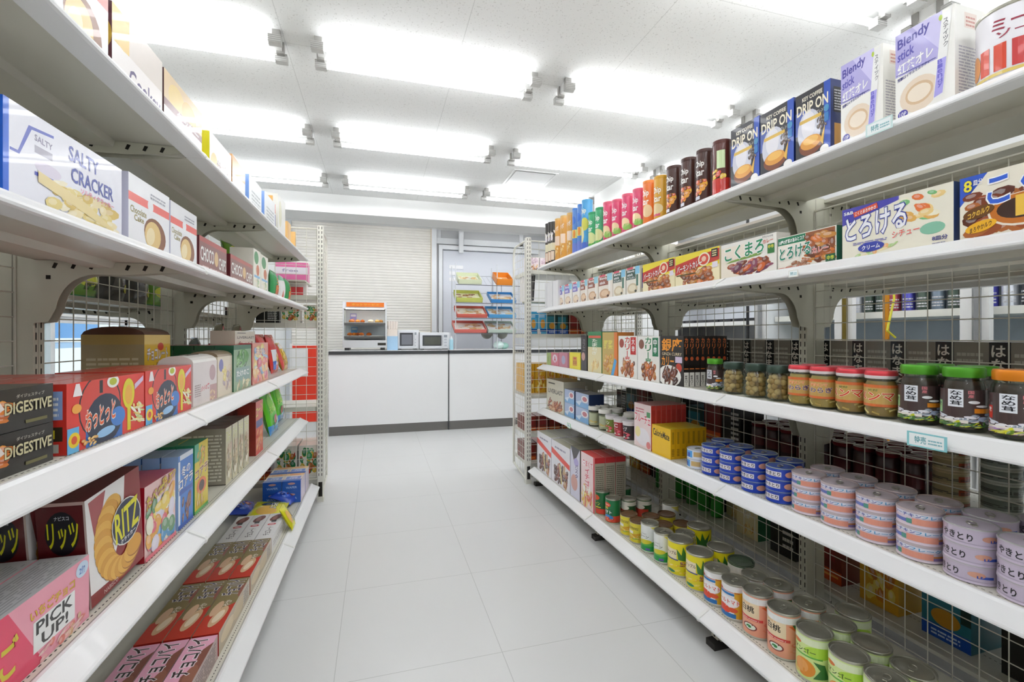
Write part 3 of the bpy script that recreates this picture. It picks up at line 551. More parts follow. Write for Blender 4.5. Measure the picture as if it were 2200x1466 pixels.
 'digestive': ('2a2723', {'top': '37332e', 'right': '4a4636'}, {'front': [('f', -.1, .0, .42, .95, ['d87a2a', 'b85a1c', 'e89a3a', '8a3a1a'], 20, 33), ('p', [(0, .9), (.2, .98), (.34, .55), (.16, .4)], 'e6dcd6'), ('b', 'DIGESTIVE', .34, .4, .97, .68, 'cfc69c', 0, '1c1a14'), ('b', 'ダイジェスティブ', .48, .76, .86, .85, 'b4b0a4'), ('r', .6, .12, .9, .2, '6a6438')]}),
 'ottotto': ('e2382c', {'top': 'c9483c', 'left': 'c8342a'}, {'front': [('e', .38, .58, .26, .5, '1c1c24'), ('e', .38, .58, .245, .48, 'd8443a'), ('r', .36, .78, .4, .98, '1c1c24'), ('p', [(.2, .0), (.66, .0), (.66, .4), (.2, .3)], '2f6fc0'), ('e', .43, .36, .23, .4, '1d2a44'), ('e', .6, .34, .1, .16, '3d7fd0'),
    ('b', 'おっとっと', .2, .28, .56, .6, 'f0642c', .3, 'f6efe6'), ('e', .44, .15, .12, .07, '9ac8f0', 15), ('e', .75, .68, .09, .26, 'e6d81c'), ('r', .73, .04, .78, .5, 'e6d81c'), ('e', .75, .66, .055, .17, 'f0b43c'), ('e', .53, .93, .08, .1, 'f2f2ec'), ('e', .53, .93, .05, .06, 'b8c02c'), ('p', [(.06, .8), (.16, .8), (.13, .98), (.09, .98)], 'f4ecec'), ('p', [(.84, .72), (.98, .86), (.98, .95), (.84, .82)], 'd8c0e0'), ('e', .1, .62, .05, .07, 'f0a83c'),
    ('f', .8, .06, .99, .55, ['e8e0a8', 'f0d060', 'c8d080', 'f4f0e0'], 10, 35), ('r', 0, .0, .12, .36, '5fb4e6'), ('e', .07, .18, .06, .11, 'f2d21e'), ('e', .07, .18, .03, .06, 'e0562c'), ('f', .12, .0, .34, .16, ['e0a24a', 'f0c46a'], 5, 36)], 'left': [('r', .1, .5, .9, .9, '8fa8d8'), L_(.2, .55, .8, .85, 'f2f2f2', 4), ('r', .1, .2, .9, .4, '3a3020'), ('r', .2, .24, .7, .36, 'd8c82a'), ('r', .2, .04, .8, .16, 'b8b4ac')]}),
 'pie_box': ('e2d8d6', {'top': 'e9e6e0'}, {'front': [('e', .8, .7, .14, .2, 'c0a0a4'), ('r', .68, 0, 1, .4, 'c49a98'), ('b', 'パイの実', .3, .3, .66, .44, 'd84a5a', .15), ('f', .6, .0, .95, .26, ['d8b48a', 'e8cfa8'], 6, 5), L_(.06, .2, .3, .5, 'a89494', 6)]}),
 'elise_box': ('e4d6c0', {'top': '8e7a60'}, {'front': [('e', .22, .78, .14, .16, '7a78b8'), ('f', .3, .1, .98, .8, ['e8d47a', 'c8b4a0', 'e0c8b0', 'b8a0a8'], 14, 41)]}),
 'takenoko': ('8fae8a', {'top': 'a8203c', 'left': '1f5a40'}, {'front': [('r', 0, .9, 1, 1, '2a6a48'), ('e', .5, .72, .34, .18, '5a9a4a'), ('f', .1, .45, .9, .9, ['4a8a40', '7ab060', '386a34'], 8, 42), ('r', .1, .2, .9, .5, '7f9f96'), ('b', 'たけのこ', .15, .3, .85, .44, 'f2f2ee'), ('f', .05, .0, .95, .24, ['d8cf9a', 'b8a070', 'e8e0b8'], 8, 43)]}),
 'kinoko': ('e9a08c', {'left': 'b0303c', 'top': 'e8b8c0'}, {'front': [('f', .02, .0, .98, .98, ['f0c07a', 'e87a6a', 'a8c8e0', 'f2e0b0', 'd8607a', '8ab0d8', 'e8d06a'], 40, 44), ('b', 'おかし', .2, .7, .8, .86, 'f4efe0', 0, 'd84a4a')]}),
 'ritz': ('8e1f22', {'left': '5c1216', 'top': '6a2022'}, {'front': [('p', [(0, 1), (.7, 1), (.62, .55), (.3, .1), (0, .12)], 'f2efee'), ('p', [(.05, .96), (.34, .98), (.18, .62), (.12, .58)], 'b0585a'),
    ] + [('e', .56 + .32 * cos(radians(q)), .48 + .34 * sin(radians(q)), .155, .1, 'b06f1c' if z else COOK[(q // 12) % 2]) if not z else ('e', .56 + .32 * cos(radians(q)) + .01, .48 + .34 * sin(radians(q)) - .012, .16, .103, 'b06f1c') for q in range(112, 320, 12) for z in (1, 0)] + [('e', .68, .54, .29, .23, 'e8e4dc'), ('e', .68, .54, .275, .218, '1c2546'), ('b', 'RITZ', .45, .41, .92, .7, 'e9e21e', .12), ('b', 'クラッカー', .54, .355, .84, .4, W, .1), ('t', 'NABISCO', .2, .03, .45, .07, 'e8c8c8')],
    'left': [('r', 0, .97, 1, 1, 'c9a9a2'), ('r', .955, 0, 1, 1, 'c9b4ac'), ('e', .5, .72, .34, .2, '16141c'), ('b', 'リッツ', .2, .58, .84, .82, 'd8d414'), ('b', 'ナビスコ', .36, .84, .66, .88, 'c8c8d0'), L_(.1, .1, .9, .3, '7a3438', 5)]}),
 'tabekko': ('f0c8c4', {'left': 'b41c2c', 'top': 'cf5a6a'}, {'front': [('f', 0, 0, 1, .82, ['f0b04a', 'f6f0d8', 'e86a7a', '58a0d0', 'f2d45a', '6a9a6a', 'e8e0f0'], 50, 51), ('b', 'たべっ子', .04, .74, .66, .92, 'c8c81e', .25, 'c0303c'), ('b', 'どうぶつ', .45, .84, .98, .98, 'e8dc28', .25, 'c0303c'), ('r', 0, 0, 1, .06, 'f07a8a')], 'left': [('b', '2', .4, .86, .6, .94, W), ('r', .2, .78, .8, .94, '2f5aa8'), ('v', 'たべっ子どうぶつ', .4, .06, .8, .72, 'ded21e'), ('r', .35, .8, .65, .86, 'd8404a')]}),
 'koala_blue': ('3a7fd6', {'left': '9ac0f0', 'top': 'a8c0e0'}, {'front': [('r', 0, .06, .12, .92, 'e8eefa'), ('r', .1, .93, 1, 1, 'dfe8f6'), ('b', '冬の', .2, .7, .8, .84, 'f4f6fa', .05, '1c3a8a'), ('b', 'コアラ', .04, .54, .98, .68, 'f6f6fa', .05, '2a2a5a'), ('r', .05, .46, .95, .52, '2a5ab8'), ('f', .1, .05, .95, .4, ['8a4a2a', '6a3420', 'a05a34'], 7, 52), ('r', 0, 0, 1, .05, '2a5ac0')]}),
 'koala_yellow': ('e3cb2a', {'left': '3a9a6a', 'top': '3a9a6a'}, {'front': [('r', 0, .74, .3, 1, '4ab08a'), ('f', .1, .62, .95, .95, ['c8901e', '7ab04a', 'e8a83a'], 8, 53), ('b', 'コアラ', .04, .5, .96, .64, '8a2a1c', .05, 'f6efd0'), ('e', .5, .36, .36, .12, 'e8742a'), ('e', .5, .36, .2, .08, '4a2412'), ('f', .1, .06, .9, .26, ['e8c86a', 'd8a84a'], 5, 54), ('r', 0, 0, 1, .05, '5ab05a')]}),
 'nutri': ('ddd6b6', {'left': '9a958a', 'top': '5a2a2a'}, {'front': [('b', 'フルーツ', .1, .74, .9, .94, 'd8d87a', 0, 'f2efe0'), ('f', .04, .04, .96, .72, ['e8dca8', 'c8a87a', 'e6c8b0', 'b8a070', 'f2ead0', '8a7a4a'], 30, 55)], 'left': [L_(.08, .08, .92, .92, 'd8d6cc', 14), ('r', 0, 0, 1, .02, '5a5650')]}),
 'red_snack': ('7a2a22', {'top': '4a1a18'}, {'front': [('r', 0, .6, 1, .95, 'b02828'), ('b', 'カラムーチョ', .05, .66, .95, .9, 'e8b43a'), ('f', .02, .0, .98, .55, ['d8622a', 'e8a23a', 'a84020'], 14, 56)]}),
 'red_box2': ('d8482a', {'left': '8a2c22', 'top': 'a8202a'}, {'front': [('b', 'コーン', .04, .74, .96, .92, 'e8cf2a', .1, 'a8202a'), ('r', .05, .5, .95, .64, '2c3a8a'), ('f', .05, .04, .95, .46, ['e8832a', 'd85a20', 'f0a84a'], 12, 57), ('r', 0, 0, 1, .04, 'e02a2a')]}),
 'pickup': ('f2a3b4', {'top': 'cfcdd0', 'left': 'ef8aa0'}, {'front': [('p', [(0, 1), (.35, 1), (.6, .0), (0, 0)], 'ea4a6c'), ('b', 'いちご', .02, .18, .42, .66, 'dcc832', .1, 'e83a5c'), ('b', 'いちごチョコ', .5, .66, .86, .8, 'dccb32', 0, 'e83a5c'), ('r', .52, .2, .86, .62, 'f4f4f2'), ('b', 'PICK', .54, .42, .84, .6, '303030'), ('b', 'UP!', .58, .23, .8, .4, '303030'), ('e', .93, .85, .06, .12, 'cfe2f6'), ('b', '2個', .9, .78, .96, .9, '4a78c8'), ('f', .5, .0, .99, .2, ['f0b4b0', 'e8897c', 'f6cfc8', 'e0b48a'], 10, 58)], 'top': [L_(.05, .1, .95, .9, 'a9a8ac', 10)]}),
 'chocopie': ('efa6c2', {'left': 'e08aae', 'front': 'b86a7a', 'right': 'c83a2c', 'top': 'f0b0c8'}, {'top': [('p', [(.42, 0), (.9, 0), (.8, .3), (.6, .26), (.5, .5), (.3, .4)], '8a5446'), ('e', .5, .2, .12, .2, '9a6450'), ('b', 'チョコパイ', .5, .26, .98, .9, '3a2a2a', 0, 'fbf3f5'), ('b', '一口', .2, .5, .36, .8, 'c8343c'), ('r', 0, .0, .26, .3, 'c8343c')], 'front': [('r', .35, 0, .98, 1, 'b49a94'), L_(.4, .1, .95, .9, '6a5450', 7), ('r', .02, .1, .3, .9, '8a5446')]}),
 'chocopie_white': ('8c7c52', {'left': 'b02c22', 'front': 'b9a78c', 'top': '8a7a50', 'right': '9a3a2c'}, {'top': [('b', 'チョコパイ', .66, .1, .98, .9, '4a4058', 0, 'f2eef0'), ('p', [(0, 0), (.5, 0), (.3, 1), (0, 1)], 'c63c2c'), ('b', 'まろやか', .34, .2, .56, .5, 'e6dcd0'), ('e', .28, .42, .15, .28, 'd9b48c', 20), ('e', .28, .42, .09, .18, 'f0dcc0', 20), ('e', .42, .68, .12, .2, 'dcb694', 20), ('e', .74, .0, .14, .14, '9a5a4c')], 'front': [('e', .25, .5, .2, .3, 'd8c4a0'), ('e', .6, .5, .2, .34, 'cdb894'), ('r', .75, .1, .97, .9, 'c9bdb0'), L_(.77, .15, .95, .85, '6a5c4c', 6)]}),
 'zero_choco': ('e9e7e6', {'left': 'd8c8c4', 'front': 'e4e2e2'}, {'top': [('e', .82, .5, .12, .34, '7a3a38', 10), ('e', .82, .55, .09, .14, 'a06a62', 10), ('b', 'チョコレート', .16, .3, .46, .7, '5a5456'), ('b', '0', .52, .25, .6, .8, 'd8404a'), ('r', .64, .35, .72, .65, '4a4a4e')], 'front': [L_(.1, .3, .9, .7, 'b4b0b0', 2)]}),
 'blue_wafer': ('2867c4', {'left': '1f5cc0', 'top': 'e9dcd2', 'front': 'd8cde0'}, {'top': [('r', 0, .0, .22, 1, '2867c4'), ('r', .25, .1, .6, .9, '6a8ed8'), ('b', 'ミルク', .3, .25, .56, .75, 'f2f2f6'), ('r', .72, 0, 1, 1, 'edc68c'), ('r', .76, .2, .92, .8, 'e8a06a')], 'left': [('e', .5, .75, .2, .1, 'c89a9a'), ('b', 'WAFER', .2, .3, .8, .5, 'a8c8f4')]}),
 'grey_pack': ('8a8478', {'top': 'e4e2dc', 'right': '2a2826'}, {'front': [('r', .66, .0, 1, 1, '1c1a18'), ('v', 'はなまる', .7, .3, .95, .96, 'e8e2d6'), L_(.06, .25, .58, .9, 'b8b2a4', 8), ('r', .08, .05, .3, .18, 'e0dcd0')], 'back': [('r', .74, .05, .98, .95, '1a1816'), ('v', 'はなまる', .77, .08, .95, .92, 'd8d2c6'), L_(.06, .2, .6, .85, 'a09a8c', 9), ('r', .1, .05, .3, .18, 'e0dcd0')]}),
 'noodle': ('efe6ea', {'front': 'f0dfe4'}, {'front': [('r', 0, .6, 1, 1, 'e6d6dc'), ('f', .05, .5, .95, 1, ['c8a8b8', 'd8c0cc'], 12, 61), ('f', .0, .02, 1, .45, ['d88a3a', '5a3018', 'e8b87a', 'efe6e0'], 12, 62)]}),
 'teal_box': ('58b4e0', {}, {'front': [('r', 0, 0, .4, .22, 'f2e8ea'), ('e', .6, .45, .25, .2, 'e2a44a'), ('r', 0, .7, 1, 1, '3fa8dc'), ('r', .3, .1, 1, .22, '1458b0'), L_(.2, .74, .8, .92, 'e8f2fa', 3)]}),
 'darkteal': ('2c7a8a', {}, {'front': [('r', 0, .8, 1, 1, '2a4a48'), ('r', .8, .4, 1, 1, '143a34'), ('e', .5, .36, .3, .14, 'c8902a'), ('r', 0, 0, 1, .22, '1450b4'), L_(.2, .05, .8, .16, 'c8d8f4', 2)]}),
 'maroon': ('7a2a1c', {}, {'front': [('r', 0, 0, 1, .24, 'c8501a'), ('r', .1, .1, .9, .14, 'e89a4a'), ('r', .2, .4, .8, .9, '8a2420')]}),
 'choco_big': ('edc23c', {'left': 'a8946a', 'top': '5a3420'}, {'left': [L_(.08, .1, .92, .7, 'cfc19c', 9), ('r', 0, .86, 1, 1, 'b89a58'), ('r', .7, .03, .95, .1, '6a5a3a')], 'front': [('r', 0, .86, 1, 1, 'f2d070'), ('b', 'チョコレート', .1, .62, .9, .8, 'f4f0f6', 0, '8a6a9a'), ('p', [(.3, .1), (.4, .1), (.34, .56), (.26, .52)], '8a5a2a'), ('p', [(.46, .08), (.56, .08), (.52, .58), (.44, .58)], 'a8743a'), ('p', [(.62, .1), (.72, .1), (.74, .54), (.64, .56)], '8a5a2a'), ('e', .6, .82, .12, .06, 'd8482c')]}),
 'amber': ('e0a82a', {}, {'front': [('f', .05, .05, .95, .95, ['e8c84a', 'd88a1c', 'f0d86a', 'c87a20'], 20, 63)]}),
 'pinkred': ('e878b0', {}, {'front': [('r', 0, .4, 1, .75, 'f4eef8'), ('r', 0, .75, 1, 1, 'f07ab4'), ('b', 'free', .2, .5, .7, .66, 'b4a8cc')]}),
 'redwhite': ('f0e4e4', {}, {'front': [('r', .1, .1, .9, .7, 'f04a52')]}),
 'greenveg': ('e9e6da', {}, {'front': [('f', .05, .1, .95, .98, ['3a9a5a', 'c8402a', 'd8b83a', 'f0e8d8', '2a7a44', 'b86a2a'], 24, 64)]}),
 'blackwhite': ('24221f', {}, {'front': [('r', .5, .1, .95, .9, '1a1816'), L_(.5, .15, .92, .85, 'c8c8c4', 6), ('r', 0, .8, .5, 1, '5a2424')]}),
}

# ------------------------------------------------------------------ product builders
ORD = ['', 'first', 'second', 'third', 'fourth', 'fifth', 'sixth', 'seventh', 'eighth', 'ninth', 'tenth', 'eleventh', 'twelfth']
CACHE = {}
def box_mesh(ds, w, d, h, arch=0):
    k = (ds, round(w, 3), round(d, 3), round(h, 3), arch)
    if k in CACHE: return CACHE[k]
    base, cols, faces = DESIGNS[ds]; m = MB(); e = min(.0012, w * .05)
    m.box(-w / 2, -d / 2, 0, w / 2, d / 2, h, base, CARD, cols)
    m.boxart(w, d, h, **faces)
    if arch:
        pr = [(-d / 2, h)] + [(-d / 2 * cos(pi * i / 8), h + arch * sin(pi * i / 8)) for i in range(9)] + [(d / 2, h)]
        m.prism(pr, 0, -w / 2 + .002, w / 2 - .002, cols.get('top', base), CARD)
        m.box(-w * .2, -.012, h + arch * .96, w * .2, .012, h + arch + .001, '6a6256', CARD)
    CACHE[k] = m.mesh(ds if False else 'carton'); return CACHE[k]
def BX(run, lv, p0, p1, yp, py, ds, d, lab, v=.07, name='snack_box', cat='box', group=None, rows=1, rowlab=None, arch=0, z0=None, tilt=0, h=None, turn=0, gap=.003):
    X = Xfront(run, lv) + v; a, b = min(run.u(p0, X), run.ue), min(run.u(p1, X), run.ue); w = abs(a - b) - .002; u = (a + b) / 2
    zb = ZS[lv] + .0005 if z0 is None else z0
    if h is None: h = run.z(yp, py, X) - zb
    out = []
    for r in range(rows):
        o = obj(name, box_mesh(ds, w, d, h - arch, arch), loc=run.w(u, X + d / 2 + r * (d + gap), zb), rot=(0, 0, run.rz + turn))
        l = lab if r == 0 else (rowlab or lab) + ', ' + ORD[r + 1] + ' row from the front'
        if r == 0 and rows > 1: l = lab + ', at the front'
        tag(o, l, cat, group if group else (None if rows == 1 else rowlab or lab)); out.append(o)
    return out
LIDPROF = lambda r: [(r * .2, -.0022), (r * .55, -.0022), (r * .6, -.001), (r * .84, -.001), (r * .88, -.003), (r * .93, -.003), (r * .95, .0022), (r * 1.0, .0025), (r * 1.02, .001), (r * 1.01, -.003)]
def lid_mesh(r, col=None, m=TIN):
    k = ('lid', r, col, m.name)
    if k not in CACHE: CACHE[k] = MB().lathe(LIDPROF(r), 28, col or 'b9b7aa', m).mesh('lid')
    return CACHE[k]
def tab_mesh(r):
    k = ('tab', r)
    if k not in CACHE:
        m = MB(); n = 14; q = []
        for i in range(n): a = 2 * pi * i / n; q.append((r * .17 * cos(a), r * .42 + r * .26 * sin(a), .0015))
        m.path(q + [q[0]], .0012, 'cfcec8', TIN, 5); m.box(-r * .1, r * .02, 0, r * .1, r * .26, .0022, 'c9c8c0', TIN)
        CACHE[k] = m.mesh('pull_tab')
    return CACHE[k]
def can_mesh(key, r, h, base, ops, bands=None):
    k = ('can', key, r, h)
    if k in CACHE: return CACHE[k]
    m = MB().lathe([(r * .96, 0), (r * 1.01, .001), (r * 1.01, .004), (r * .985, .006), (r, .009), (r, h - .008), (r * .985, h - .005), (r * 1.0, h - .003)], 32, ['b9b7aa', 'b9b7aa', 'b9b7aa', base, base, base, 'b9b7aa'], CARD)
    m.cylart(ops, r, .009, h - .008); CACHE[k] = m.mesh('can'); return CACHE[k]
TAKEN = {}
def free_spot(run, lv, px, X, r, row=1):
    """nearest free place for a round foot: pushed back from the aisle until it touches nothing"""
    L = TAKEN.setdefault((run.side, lv), []); u = run.u(px, X)
    while any((u - a) ** 2 + (X - b) ** 2 < (r + c + .0008) ** 2 for a, b, c in L):
        if row: X += .003; u = run.u(px, X)
        else: u -= .001
    L.append((u, X, r)); return u, X
CANS = {
 'delmonte': ('1f7a4a', [('r', 0, 0, 1, .3, 'd8442c'), ('e', .47, .8, .09, .11, 'd84a28'), ('e', .47, .8, .075, .085, 'e85a34'), ('t', 'Del Monte', .41, .77, .53, .83, W), ('r', .36, .3, .6, .62, '1a6a44'), ('b', '完熟', .38, .58, .5, .7, 'e8d43a'), ('b', 'トマト', .37, .38, .58, .54, W), ('e', .5, .2, .12, .14, '3a8ad0'), ('f', .3, .0, .7, .22, ['e0482c', 'c8341e', 'e86a3a'], 8, 2)]),
 'delmonte_old': ('1f6a3a', [('r', 0, 0, 1, .25, 'd8442c'), ('e', .45, .78, .1, .13, 'e0562c'), ('b', 'コーン', .36, .4, .56, .58, 'd8d83a'), ('r', .34, .3, .58, .34, 'e8d43a')]),
 'soup_red': ('2a5a34', [('r', 0, .8, 1, 1, 'e6e2d8'), ('r', .3, .1, .7, .6, 'c83a2c'), ('e', .5, .7, .12, .12, 'f0ece0')]),
 'corn_y': ('e0cf3a', [('r', 0, .0, 1, .28, 'e2d02a'), ('r', .36, .44, .5, .6, 'f2efe6'), ('p', [(.34, .1), (.5, .42), (.66, .56), (.6, .2)], 'd8a01e'), ('f', .3, .06, .7, .4, ['e8c42a', 'd8a81e', '9ab02a'], 8, 3), L_(.38, .7, .6, .86, '7a6a2a', 2)]),
 'corn_g': ('e9ebe8', [('r', 0, .0, 1, .22, '1f9a4a'), ('p', [(.2, .2), (.8, .2), (.7, .42), (.5, .3), (.3, .46)], '5ab04a'), ('e', .5, .36, .14, .09, 'd8cf2e', 25), ('b', 'コーン', .38, .52, .58, .62, '4a5a4a'), ('t', 'SWEET', .42, .66, .54, .7, '8a8a8a'), ('p', [(.6, 1), (.8, .7), (.84, 1)], 'e8dc6a'), ('r', .52, .04, .6, .12, '6a5ab0')]),
 'pine': ('e8da1c', [('r', .36, .5, .54, .82, 'efe2c0'), ('b', 'パイナップル', .3, .62, .54, .74, '5a3a24', .15), ('r', .34, .46, .56, .5, '4a4a8a'), ('p', [(.56, .5), (.54, .86), (.6, .66), (.62, .96), (.66, .7), (.74, .94), (.7, .62), (.8, .78), (.68, .46)], '3a7a34'), ('f', .56, .26, .72, .5, ['a8641e', 'c8862a', '8a4a1c'], 9, 4), ('f', .3, .04, .8, .3, ['f0d81e', 'e8c81a', 'f4e25a'], 8, 5), ('e', .46, .08, .06, .05, '3a8a5a')]),
 'tomato': ('f0efee', [('r', .56, 0, 1, .86, 'e0ae1e'), ('r', 0, 0, .3, .86, 'e0ae1e'), ('r', .3, .82, .62, .84, 'c03a34'), ('r', .34, .72, .56, .8, '2f7ec0'), ('e', .46, .5, .16, .2, 'e8d8dc'), ('e', .46, .5, .15, .18, 'f7f5f5'), ('b', 'ホールトマト', .3, .44, .62, .58, 'd8402a'), ('e', .42, .24, .1, .14, 'e8482a'), ('e', .54, .26, .06, .08, 'e0582a'), ('r', .3, 0, .58, .14, '1f74bc'), ('e', .36, .86, .05, .05, 'c04a4a')]),
 'peach': ('f2a98a', [('r', 0, .84, 1, 1, 'eeeeec'), ('r', .34, .46, .58, .84, 'efd9b4'), ('b', '白桃', .37, .58, .53, .76, '3a3228'), ('b', 'はくとう', .38, .78, .48, .82, 'e8924a'), ('r', .32, .38, .62, .45, 'd8423c'), L_(.34, .395, .58, .43, 'f6d8d0', 1), ('e', .48, .2, .08, .1, '8a3a34'), ('e', .48, .2, .065, .075, 'e8f0e0'), ('e', .47, .2, .03, .04, '3a8a4a'), ('p', [(.6, .8), (.78, .5), (.78, .84)], 'e8703a'), ('p', [(.64, .84), (.7, .62), (.76, .8)], '2e7a44'), ('f', .6, .04, .95, .5, ['f0b45a', 'ee8a6a', 'f2a07a'], 8, 6), ('e', .2, .3, .12, .3, 'ee8a8a')]),
 'mango': ('d9ec9a', [('r', 0, .84, 1, 1, 'e8f2cc'), ('e', .6, .7, .14, .14, 'b8e04a'), ('b', 'マンゴー', .34, .62, .56, .74, '3a5a24', .05), ('e', .38, .84, .05, .05, 'e0762a'), ('r', .34, .54, .62, .58, '6ab84a'), ('e', .46, .26, .1, .22, 'e8942c'), ('e', .43, .28, .07, .16, 'f0a85a'), ('p', [(.54, .06), (.6, .3), (.54, .48), (.64, .44), (.68, .1)], '3a7a3a'), ('e', .36, .1, .06, .06, 'e8c86a')]),
}
def CAN(run, lv, px, ds, r, h, lab, row=0, v=.066, tab=True, lidc=None, z0=None, cat='can', dX=0, tilt=None, dz=0, gap=.004, rot=.38):
    X = Xfront(run, lv) + v + r + row * (2 * r + gap) + dX; u, X = free_spot(run, lv, px, X, r * 1.01, row); base, ops = CANS[ds]
    o = obj('food_can', can_mesh(ds, r, h, base, ops), loc=run.w(u, X, ZS[lv] + .0005 + dz), rot=(tilt or (0, 0, run.rz + rot)))
    tag(o, lab, cat); l = obj('lid', lid_mesh(r, lidc, TIN if not lidc else PLAS), o, (0, 0, h))
    if tab: obj('pull_tab', tab_mesh(r), l, (0, -r * .45, .001))
    return o
FLAT = {
 'tuna_white': ('e8ecf4', 'dfe4ee', [('r', .3, 0, .5, 1, '58a8e8'), ('r', .52, .2, .66, .9, 'd8b87a'), ('r', .4, .1, .46, .7, '3a5ac0'), ('r', .7, .1, .8, .9, '7ac0f0')]),
 'yaki_blue': ('1a41b8', '3454b0', [('r', .34, .2, .56, .8, 'e6e2ea'), ('b', 'やきとり', .36, .28, .55, .74, '2a2a34'), ('e', .66, .5, .06, .36, 'e4a890'), ('r', 0, .0, .3, .1, 'e8c8a0')]),
 'chicken': ('e3d2de', 'c9bcc4', [('r', 0, .72, 1, 1, 'e2e4f0'), ('b', 'シーチキン', .28, .68, .5, .96, '3a3f9c'), ('b', 'フレーク', .5, .68, .72, .96, '3a96c8'), ('r', .44, .08, .66, .6, 'e89c86'), ('r', .66, .3, .9, .44, 'd08a4a'), ('r', .66, .06, .84, .3, '8a74a8'), ('r', .28, .14, .42, .44, '6a78c0'), ('r', .4, .1, .44, .5, '5a9a8a'), ('r', 0, .1, .2, .5, 'e89c86')]),
 'yaki_lilac': ('cfc2d6', 'cbbfd0', [('b', 'やきとり', .26, .2, .46, .78, '2c2a30'), ('e', .56, .55, .05, .22, 'd8a088'), ('r', .56, .3, .66, .5, '3a58b8'), ('r', 0, .04, 1, .08, 'b4a6bc')]),
}
def flat_mesh(ds, r, h):
    k = ('flat', ds, r, h)
    if k in CACHE: return CACHE[k]
    base, rim, ops = FLAT[ds]
    m = MB().lathe([(r * .95, 0), (r * .99, .0012), (r * .99, .003), (r * .965, .005), (r * .975, .008), (r * .975, h - .005), (r * 1.0, h - .003), (r * 1.0, h - .0005)], 32, [rim, rim, base, base, base, rim, rim], CARD)
    m.cylart(ops, r * .975, .006, h - .005); CACHE[k] = m.mesh('can'); return CACHE[k]
def STACK(run, lv, px, ds, r, h, n, lab, row=0, v=.062, lidc='b4b4b2', dX=0, rot=.35):
    X = Xfront(run, lv) + v + r + row * (2 * r + .006) + dX; u, X = free_spot(run, lv, px, X, r, row); nm = {1: ['single'], 2: ['bottom', 'top'], 3: ['bottom', 'middle', 'top']}[n]
    for i in range(n):
        o = obj('flat_can', flat_mesh(ds, r, h), loc=run.w(u, X, ZS[lv] + .0005 + i * h), rot=(0, 0, run.rz + rot + (.25 * ((i * 7) % 3 - 1)) * (1 if ds != 'yaki_blue' else .3)))
        tag(o, lab + (', ' + nm[i] + ' can' if n > 1 else ''), 'can', 'stacked flat cans')
        lm = lid_mesh(r * .97, lidc if ds != 'chicken' else 'c4b2b0', METC); l = obj('lid', lm, o, (0, 0, h - .001))
        if i == n - 1: obj('pull_tab', tab_mesh(r), l, (0, -r * .45, .001))

